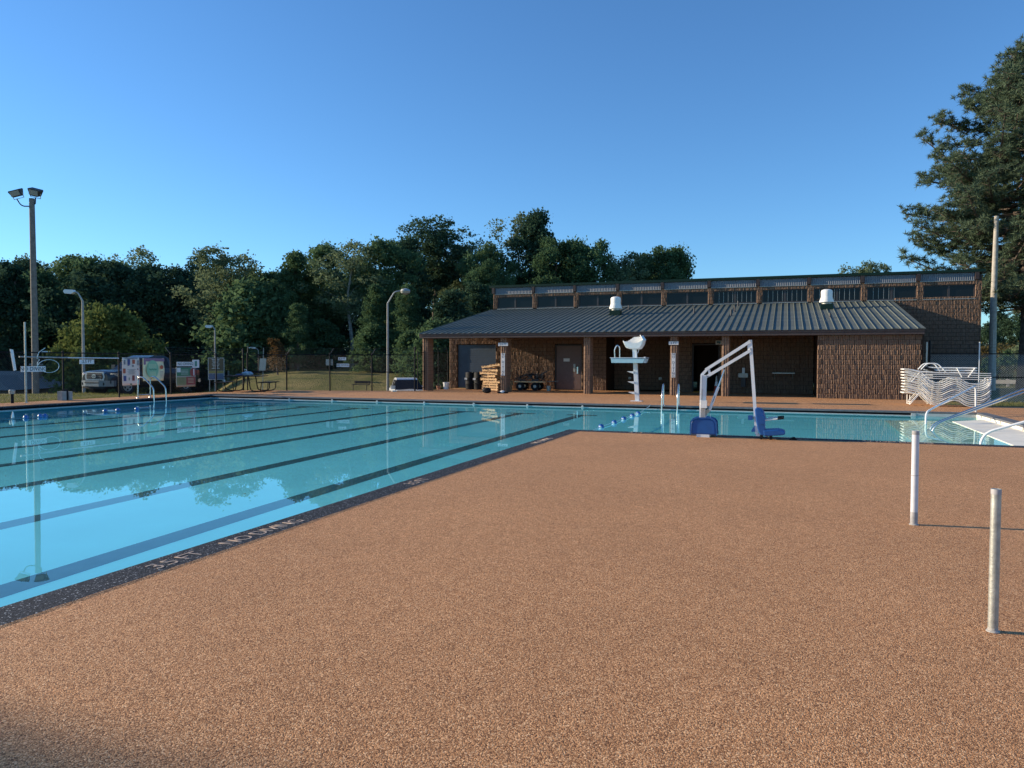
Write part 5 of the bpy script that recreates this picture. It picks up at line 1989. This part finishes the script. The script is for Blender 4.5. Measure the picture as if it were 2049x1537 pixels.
# ------------------------------------------------------------------ house in the hollow at the left
M_SHING = mat('grey_shingle', (.22, .18, .155), .9, var=.15, vscale=6, bump=.3, bscale=12)
M_BRICK = mat('tan_brick', (.22, .15, .11), .9, var=.2, vscale=12)
hc = atD(34, 772, 66)
t_ = thing('small_house', 'low house with a grey hipped shingle roof down in the hollow at the left', 'house', (hc.x, hc.y, 0), R(20.2))
zr, ze = .45, -1.0
MB().box(-9.2, 2.6, -3.4, 3.6, -3.9, ze + .05).build('wall', M_BRICK, t_)
# hipped roof plus a front gable wing
rf = MB()
rf.add([(-9.8, -4, ze), (3.2, -4, ze), (3.2, 4.2, ze), (-9.8, 4.2, ze), (-6.5, 0, zr), (.6, 0, zr)], [(0, 1, 5, 4), (1, 2, 5), (2, 3, 4, 5), (3, 0, 4), (0, 3, 2, 1)])
ro = rf.build('roof', M_SHING, t_)
rf = MB().add([(-2.2, -6.2, ze - .02), (3.6, -6.2, ze - .02), (3.6, -1, ze - .02), (-2.2, -1, ze - .02), (.7, -4.0, zr - .35), (.7, -.6, zr - .35)], [(0, 1, 4), (1, 2, 5, 4), (2, 3, 5), (3, 0, 4, 5), (0, 3, 2, 1)])
rf.build('wing_roof', M_SHING, t_)
MB().box(-1.8, 3.2, -5.8, -3.41, -3.9, ze - .03).build('wing_wall', M_BRICK, t_)
MB().box(1.1, 1.75, .2, .85, -.2, 1.0).build('chimney', M_BRICK, ro)
MB().box(1.02, 1.83, .12, .93, 1.0, 1.1).build('chimney_cap', M_CONC, ro)
for x in (-7.5, -5.2):
    w_ = MB().box(x - .5, x + .5, -3.46, -3.401, -2.7, -1.5).build('window', M_FRAME, t_)
    MB().box(x - .42, x + .42, -3.475, -3.461, -2.62, -1.58).build('pane', M_GLASS, w_)
w_ = MB().box(.2, 1.2, -5.86, -5.801, -2.7, -1.5).build('window', M_FRAME, t_)
MB().box(.28, 1.12, -5.875, -5.861, -2.62, -1.58).build('pane', M_GLASS, w_)

# ------------------------------------------------------------------ trees
def leaf_cloud(rr, clumps, per, csz, lsz, flat=.0):
    """leaf sized quads gathered in clumps"""
    vs, fs = [], []
    for c, s in clumps:
        for i in range(int(per * s * s)):
            d = Vector((rr.gauss(0, 1), rr.gauss(0, 1), rr.gauss(0, .75)))
            p = c + d * csz * s * .55
            nrm = Vector((rr.gauss(0, 1), rr.gauss(0, 1), rr.gauss(.35, 1)))
            if nrm.length < .1:
                continue
            nrm.normalize()
            a_ = nrm.cross(Vector((rr.gauss(0, 1), rr.gauss(0, 1), rr.gauss(0, 1))))
            if a_.length < .1:
                continue
            a_.normalize()
            b_ = nrm.cross(a_)
            l = lsz * rr.uniform(.45, 1.6)
            w = l * rr.uniform(.5, .8)
            k_ = len(vs)
            vs += [tuple(p - a_ * l * .5), tuple(p + b_ * w * .5 + nrm * l * .08), tuple(p + a_ * l * .5), tuple(p - b_ * w * .5 + nrm * l * .08)]
            fs.append((k_, k_ + 1, k_ + 2, k_ + 3))
    return vs, fs


def crown_mesh(name, seed, r, h, z0, nlobe, nclump, per, csz, lsz, m, shape='round', sparse=0.0):
    """crown of lobes between z0 and z0+h, half width r"""
    rr = random.Random(seed)
    lobes = []
    for i in range(nlobe):
        t = (i + .5) / nlobe
        if shape == 'round':
            w = math.sin(math.pi * (.12 + .80 * t)) ** .7
        elif shape == 'cone':
            w = (1 - t) ** .8 * .95 + .08
        elif shape == 'umbrella':
            w = t ** .5 * (1.05 - .35 * t)
        else:
            w = (1 - t ** 2.2) * .55 + .30
        a_ = i * 2.4 + rr.uniform(-.5, .5)
        rad = r * w * rr.uniform(.20, .78)
        c = Vector((math.cos(a_) * rad, math.sin(a_) * rad, z0 + h * (t * .86 + .06)))
        sz = r * w * rr.uniform(.28, .68) + .25
        lobes.append((c, sz, sz * rr.uniform(.6, .85)))
    clumps = []
    for i in range(nclump):
        c, sx, sz = rr.choice(lobes)
        d = Vector((rr.gauss(0, 1), rr.gauss(0, 1), rr.gauss(.15, 1))).normalized()
        k_ = rr.uniform(.45, 1.0) ** .45 * (1 + (rr.random() < .12) * .18)
        p = c + Vector((d.x * sx * k_, d.y * sx * k_, d.z * sz * k_))
        if rr.random() < sparse:
            continue
        clumps.append((p, rr.uniform(.6, 1.25)))
    vs, fs = leaf_cloud(rr, clumps, per, csz, lsz)
    me = MB().add(vs, fs).mesh(name, m)
    return me, lobes


def trunk_mesh(name, seed, lobes, r0, m, lean=.3, ztop=None):
    rr = random.Random(seed)
    mb = MB()
    top = ztop or max(c.z for c, _, _ in lobes) * .92
    n = 7
    pts = [Vector((lean * math.sin(i * .9 + seed) * i / n, lean * math.cos(i * 1.1 + seed) * i / n, -.5 + (top + .5) * i / n)) for i in range(n + 1)]
    mb.tube(pts, [r0 * (1.15 - .95 * i / n) + .02 for i in range(n + 1)], 8)
    for c, sx, sz in lobes:
        zb = max(.8, c.z - rr.uniform(1.0, 2.6))
        t = (zb + .5) / (top + .5) * n
        i = min(n - 1, int(t))
        b = pts[i].lerp(pts[i + 1], min(1, t - i))
        mid = b.lerp(c, .5) + Vector((0, 0, .3))
        rb_ = r0 * .38 * max(.25, 1 - zb / (top + 2))
        mb.tube([b, mid, c], [rb_, rb_ * .6, rb_ * .25], 5)
    return mb.mesh(name, m, True)


KINDS = {}


def kind(key, seed, r, h, z0, nlobe, nclump, per, csz, lsz, m, bark, r0, shape='round', sparse=0.0, lean=.3):
    cm, lobes = crown_mesh('crown', seed, r, h, z0, nlobe, nclump, per, csz, lsz, m, shape, sparse)
    tm = trunk_mesh('trunk', seed, lobes, r0, bark, lean)
    KINDS[key] = (cm, tm, z0 + h, r)


# (unit trees, scaled when placed) heights about 14-18 m
kind('oak', 1, 4.6, 12.5, 2.6, 15, 330, 76, .66, .27, L_MID, M_BARK, .26)
kind('oak2', 2, 4.2, 13.5, 2.0, 17, 340, 76, .64, .27, L_DARK, M_BARK, .26, 'tall')
kind('olive', 3, 4.2, 12.0, 3.0, 14, 290, 66, .62, .25, L_OLIVE, M_BARKL, .2, sparse=.1)
kind('tall', 4, 3.0, 14.5, 1.2, 17, 330, 72, .58, .26, L_MID, M_BARK, .22, 'tall')
kind('dark', 5, 4.4, 13.0, 1.5, 16, 340, 80, .68, .28, L_DARK, M_BARK, .26)
kind('pine', 6, 4.0, 8.0, 9.0, 12, 280, 60, .58, .24, L_DARK, M_BARK, .24, 'umbrella')
kind('sparse', 7, 3.8, 9.5, 5.5, 12, 190, 40, .58, .22, L_OLIVE, M_BARKL, .17, sparse=.15, lean=.6)
kind('cedar', 8, 3.2, 9.0, .3, 16, 300, 60, .52, .22, L_DARK, M_BARK, .16, 'cone')
kind('low', 9, 2.6, 5.5, .2, 10, 220, 64, .50, .24, L_MID, M_BARK, .12, 'tall')
KN = {'oak': ('broadleaf_tree', 'mid green broadleaf tree'), 'oak2': ('dark_tree', 'tall dark green tree'), 'olive': ('olive_tree', 'pale olive green tree'), 'tall': ('slender_tree', 'slender mid green tree'),
      'dark': ('dark_tree', 'dense dark green tree'), 'pine': ('pine_tree', 'flat topped dark pine'), 'sparse': ('thin_tree', 'thinly leaved pale tree'), 'cedar': ('cedar_tree', 'dark conical cedar'),
      'low': ('small_tree', 'low bushy green tree')}


def plant(key, px, ytop, D, label, wk=1.0, group='trees of the wood behind the pool', base_z=None):
    """a tree standing D ahead whose top reaches the given height in the survey photograph"""
    top = atD(px, ytop, D)
    bz = terrain(top.x, top.y) if base_z is None else base_z
    cm, tm, H_, r = KINDS[key]
    sc = (top.z - bz) / H_
    nm, lb = KN[key]
    t_ = thing(nm, label, 'tree', (top.x, top.y, bz), random.uniform(0, 6.28), group)
    t_.scale = (sc * wk, sc * wk, sc)
    link('trunk', tm, t_)
    link('crown', cm, t_)
    return t_


random.seed(12)
front = [
    # key, px, ytop, D, width factor, label tail
    ('oak', -40, 500, 82, 1.1, 'at the far left edge'),
    ('dark', 22, 514, 78, 1.0, 'left of the floodlight pole at the picture edge'),
    ('oak2', 62, 512, 84, 1.0, 'directly behind the wooden floodlight pole'),
    ('olive', 100, 508, 88, 1.1, 'just right of the wooden floodlight pole top'),
    ('oak', 148, 505, 80, 1.1, 'above the lamp post at the left'),
    ('dark', 196, 514, 77, 1.1, 'above the round yellowish tree, left side'),
    ('tall', 236, 508, 84, 1.3, 'above the round yellowish tree, right side'),
    ('sparse', 272, 496, 90, 1.0, 'rising above the truck'),
    ('dark', 318, 520, 78, 1.1, 'over the rear of the dark truck'),
    ('oak2', 362, 528, 82, 1.0, 'in the skyline dip left of the big olive tree'),
    ('pine', 412, 516, 88, .9, 'peeping out left of the big olive tree'),
    ('olive', 458, 494, 74, 1.15, 'the big leaning one above the brown poster'),
    ('oak', 520, 534, 78, 1.0, 'in the skyline dip right of the big olive tree'),
    ('low', 510, 560, 70, 1.2, 'yellowish and short, under the skyline dip'),
    ('tall', 592, 490, 72, 1.1, 'with a leafy edge above the small brown tree'),
    ('oak', 640, 484, 76, 1.0, 'left of the tree with the forked pale trunk'),
    ('sparse', 702, 480, 70, 1.25, 'with a forked pale trunk standing over the depth signs'),
    ('oak', 762, 476, 74, 1.0, 'directly behind the round lamp'),
    ('oak2', 812, 468, 80, 1.0, 'between the round lamp and the flat topped pine'),
    ('pine', 872, 444, 84, 1.25, 'the broad one that overtops the wood left of the bath house'),
    ('olive', 930, 482, 86, .9, 'just right of the broad flat topped pine'),
    ('oak', 985, 488, 80, .9, 'over the left end of the raised roof'),
    ('sparse', 1032, 428, 84, 1.1, 'pale against the sky left of the highest tree'),
    ('oak2', 1070, 413, 82, .85, 'the highest one of the skyline above the bath house'),
    ('oak', 1112, 470, 78, 1.0, 'right of the highest tree'),
    ('tall', 1152, 474, 84, 1.2, 'above the third window from the left'),
    ('oak', 1192, 482, 80, 1.0, 'above the first ventilator'),
    ('olive', 1244, 500, 80, 1.0, 'with a light crown above the fourth window'),
    ('dark', 1290, 505, 86, .9, 'between two lighter trees above the roof'),
    ('oak', 1325, 488, 82, .9, 'near the right end of the wood'),
    ('oak2', 1356, 494, 84, .62, 'the last one at the right end of the wood'),
]
for key, px, yt, D, wk, tail in front:
    plant(key, px, yt, D, '%s %s' % (KN[key][1], tail), wk)
# nearer growth at the edge of the wood
for key, px, yt, D, wk, lb in (
        ('tall', 596, 600, 66, 1.15, 'leafy green tree at the wood edge above the small brown one'),
        ('low', 640, 640, 68, 1.2, 'low green growth at the foot of the wood right of the small brown tree'),
        ('oak', 560, 560, 70, .8, 'green tree hanging over the small street lamp'),
        ('tall', 752, 560, 64, 1.1, 'tall green growth left of the round lamp post'),
        ('low', 745, 648, 62, 1.3, 'low bushy tree at the foot of the round lamp post'),
        ('tall', 815, 560, 62, 1.1, 'green growth right of the round lamp post'),
        ('low', 822, 660, 58, 1.2, 'low bush beside the left corner of the porch roof'),
        ('cedar', 902, 575, 60, 1.35, 'dark green cedar behind the left end of the porch roof'),
        ('cedar', 960, 560, 64, 1.2, 'dark green cedar against the end of the raised wall'),
        ('oak', 985, 520, 68, .8, 'light green tree touching the left end of the raised roof'),
        ('low', 878, 640, 52, 1.0, 'bush seen through the gap behind the first column'),
        ('olive', 495, 640, 72, .7, 'small olive tree under the big olive one')):
    plant(key, px, yt, D, lb, wk)
# second rank that closes the wood
for i in range(26):
    px = -60 + i * 56
    yt = 552 + 14 * math.sin(i * 1.7) + (8 if px < 500 else -20 if px > 560 else 0)
    plant(['dark', 'oak2', 'dark'][i % 3], px, yt, 96 + 4 * (i % 3), 'dark tree deep in the wood, standing behind the front trees', 1.15, 'dark trees deep in the wood')
for i in range(20):
    px = -70 + i * 52
    plant('low', px, 690 + 8 * math.sin(i * 2.1), 88, 'dark low undergrowth tree between the trunks of the wood', 2.2, 'undergrowth between the trunks')
# the small brown tree
cm, lobes = crown_mesh('crown', 33, 1.3, 3.6, .6, 8, 80, 34, .36, .2, L_BROWN, 'tall')
p = base_at(556, 62)
t_ = thing('brown_tree', 'small brown-leaved tree at the wood edge above the picnic table', 'tree', p)
top = atD(556, 678, 62)
t_.scale = [(top.z - p.z) / 4.2] * 3
link('crown', cm, t_)
link('trunk', trunk_mesh('trunk', 33, lobes, .08, M_BARK), t_)
# round yellowish tree behind the truck
cm, lobes = crown_mesh('crown', 44, 2.7, 5.2, .5, 26, 520, 60, .36, .19, L_YELL, 'round')
p = base_at(214, 50)
t_ = thing('round_tree', 'round yellowish green tree behind the dark truck', 'tree', p)
top = atD(214, 620, 50)
k_ = (top.z - p.z) / 5.75
t_.scale = (1.12, 1.12, k_)
link('crown', cm, t_)
link('trunk', trunk_mesh('trunk', 44, lobes, .14, M_BARK), t_)
# far small trees seen over the roof
KINDS['far'] = KINDS['olive']
for px, yt, lb, wk in ((1716, 521, 'distant grey green tree top above the raised roof, the left of a pair', .75), (1750, 524, 'distant brownish tree top above the raised roof, the right of a pair', .6)):
    plant('olive', px, yt, 120, lb, wk, 'distant tree tops over the raised roof')
# behind the right fence
for i, (px, yt, D, lb) in enumerate(((1975, 640, 95, 'dark tree in the gap between the bath house and the pole'), (2010, 620, 100, 'dark tree behind the big pine trunk, left side'), (2060, 600, 96, 'dark tree behind the big pine trunk, right side'), (1930, 650, 100, 'dark tree mostly hidden behind the bath house end'))):
    plant('dark', px, yt, D, lb, 1.0, 'dark trees beyond the right lawn')

# the large pine
def big_pine():
    rr = random.Random(91)
    p = base_at(2046, 45)
    t_ = thing('large_pine', 'large spreading pine to the right of the bath house', 'pine', p)
    top = atD(2050, 92, 45).z - p.z
    n = 10
    pts = [Vector((.12 * math.sin(i * .8), .1 * math.cos(i), -.4 + (top * .97) * i / n)) for i in range(n + 1)]
    tm = MB().tube(pts, [.36 * (1.08 - .92 * i / n) for i in range(n + 1)], 12)
    tips = []
    lim = MB()
    outline = [(0.20, 2.6), (.30, 6.2), (.38, 7.2), (.5, 6.6), (.6, 6.3), (.7, 6.1), (.78, 5.6), (.86, 3.7), (.93, 1.9), (1.0, .6)]
    z = top * .24
    while z < top * .985:
        w = lerp_tab(outline, z / top)
        for b in range(rr.choice((5, 5, 6, 7))):
            a_ = rr.uniform(0, 6.283)
            L_ = w * rr.uniform(.55, 1.02)
            i = min(n - 1, int((z + .4) / top * n / .97))
            p0 = pts[i].lerp(pts[i + 1], .5)
            p0.z = z
            d = Vector((math.cos(a_), math.sin(a_), 0))
            side = Vector((-d.y, d.x, 0))
            rise = rr.uniform(-.08, .42)
            P = [p0 + d * (L_ * t) + Vector((0, 0, rise * L_ * t ** 1.5 - .25 * math.sin(math.pi * t))) + side * (.15 * L_ * math.sin(3 * t + a_)) for t in (0, .25, .5, .75, 1)]
            r0 = .035 + .012 * L_
            lim.tube(P, [r0, r0 * .8, r0 * .6, r0 * .4, r0 * .2], 5)
            # twigs with needle tufts toward the outer two thirds
            m_ = max(3, int(L_ * 3.2))
            for q in range(m_):
                t = .30 + .72 * (q + rr.random()) / m_
                t = min(1, t)
                k_ = min(3, int(t * 4))
                c = P[k_].lerp(P[k_ + 1], t * 4 - k_)
                for s in (-1, 1):
                    l = rr.uniform(.35, 1.15) * (1.15 - t * .5)
                    tip = c + side * s * l + d * l * .5 + Vector((0, 0, rr.uniform(-.25, .6)))
                    lim.tube([c, tip], [.016, .006], 3, caps=False)
                    tips.append(tip)
                    tips.append(c.lerp(tip, .55) + Vector((0, 0, .1)))
            tips.append(P[-1])
        z += rr.uniform(.30, .52)
    tips.append(Vector((0, 0, top - .1)))
    tm.build('trunk', M_BARK, t_, smooth=True)
    lim.build('branches', M_BARK, t_)
    vs, fs = [], []
    for c in tips:
        sz = rr.uniform(.22, .42)
        for q in range(26):
            d = Vector((rr.gauss(0, 1), rr.gauss(0, 1), rr.gauss(.45, .8))).normalized()
            a_ = d.cross(Vector((rr.gauss(0, 1), rr.gauss(0, 1), rr.gauss(0, 1))))
            if a_.length < .05:
                continue
            a_ = a_.normalized() * .024
            k_ = len(vs)
            e_ = c + d * sz * rr.uniform(.7, 1.2)
            b_ = c + d * .03
            vs += [tuple(b_ - a_), tuple(b_ + a_), tuple(e_ + a_ * .4)]
            fs.append((k_, k_ + 1, k_ + 2))
    MB().add(vs, fs).build('needles', L_PINE, t_)
    print('pine tufts', len(tips))
    return t_


big_pine()
# brush and saplings behind the right fence
rr = random.Random(15)
bm_, _ = crown_mesh('foliage', 71, 1.5, 2.2, 0, 9, 110, 34, .34, .16, L_BRUSH, 'round')
bm2, _ = crown_mesh('foliage', 72, 1.2, 2.4, 0, 9, 110, 34, .32, .16, L_OLIVE, 'round')
bm3, _ = crown_mesh('foliage', 73, .8, 2.6, 0, 9, 80, 34, .26, .14, L_MID, 'cone')
wd = ['left of the wooden pole', 'right behind the wooden pole', 'left of the big pine trunk', 'behind the big pine trunk', 'between the pole and the pine', 'near the house end']
for i in range(15):
    px = 1955 + i * 9.5
    D = rr.uniform(62, 76)
    p = base_at(px, D)
    me = rr.choice([bm_, bm_, bm2])
    o = link('brush_bush', me)
    o.location = p
    k_ = rr.uniform(.9, 1.35) * (1.25 if D > 70 else 1)
    o.scale = (k_, k_, k_ * rr.uniform(.9, 1.2))
    o.rotation_euler = (0, 0, rr.uniform(0, 6))
    tag(o, '%s wild bush in the brushy rise beyond the right fence' % ('brown' if me is bm_ else 'olive green'), 'bush', 'wild %s bushes beyond the right fence' % ('brown' if me is bm_ else 'olive green'))
for px, lb in ((2012, 'small bright green sapling just right of the wooden pole'), (1971, 'narrow green sapling in front of the brush left of the pole')):
    p = base_at(px, 61)
    o = link('sapling', bm3)
    o.location = p
    o.scale = (.9, .9, 1.15 if px > 2000 else .9)
    tag(o, lb, 'sapling')

# trees outside the view on the sun side: they throw the long shade over the truck and the near corner
def shade_tree(key, x, y, h, label, wk=1.0):
    cm, tm, H_, r = KINDS[key]
    nm, _ = KN[key]
    t_ = thing(nm, label, 'tree', (x, y, terrain(x, y) if x < -30 else 0), random.uniform(0, 6.28), 'trees left of the pool, outside the view')
    sc = h / H_
    t_.scale = (sc * wk, sc * wk, sc)
    link('trunk', tm, t_)
    link('crown', cm, t_)
    return t_


for key, x, y, h, wk in (('oak2', -74, 30, 14, 1.0), ('dark', -92, 31, 18, 1.2), ('dark', -104, 34, 20, 1.2), ('oak2', -96, 42, 20, 1.2)):
    shade_tree(key, x, y, h, 'tall tree in the row to the left of the pool grounds, outside the view', wk)
shade_tree('pine', -57.0, -6.35, 16.95, 'tall pine beyond the left fence whose tip shades the near deck', .40)

# ------------------------------------------------------------------ grass blades by the fences
gm = MB()
rr = random.Random(8)
vs, fs = [], []
for i in range(26000):
    if i % 3 == 0:
        x, y = rr.uniform(-34, -25.1), rr.uniform(12, 34)
    elif i % 3 == 1:
        x = rr.uniform(-27, -17)
        y = 30.1 + (x + 25) * .31 + rr.random() ** 1.6 * 7
    else:
        x = rr.uniform(6.5, 20)
        y = 30.1 + rr.random() ** 1.3 * 9
        if rr.random() < .5:
            x, y = rr.uniform(-26.0, -25.08), rr.uniform(12, 30)
    z = terrain(x, y)
    h = rr.uniform(.03, .11)
    a_ = rr.uniform(0, 6.28)
    w = .012
    k_ = len(vs)
    vs += [(x - w * math.cos(a_), y - w * math.sin(a_), z - .01), (x + w * math.cos(a_), y + w * math.sin(a_), z - .01), (x + rr.uniform(-.04, .04), y + rr.uniform(-.04, .04), z + h)]
    fs.append((k_, k_ + 1, k_ + 2))
tag(gm.add(vs, fs).build('grass', L_GRASS), 'short rough grass along the pool fences', 'grass')['kind'] = 'stuff'
print('blocks', n_block[0])
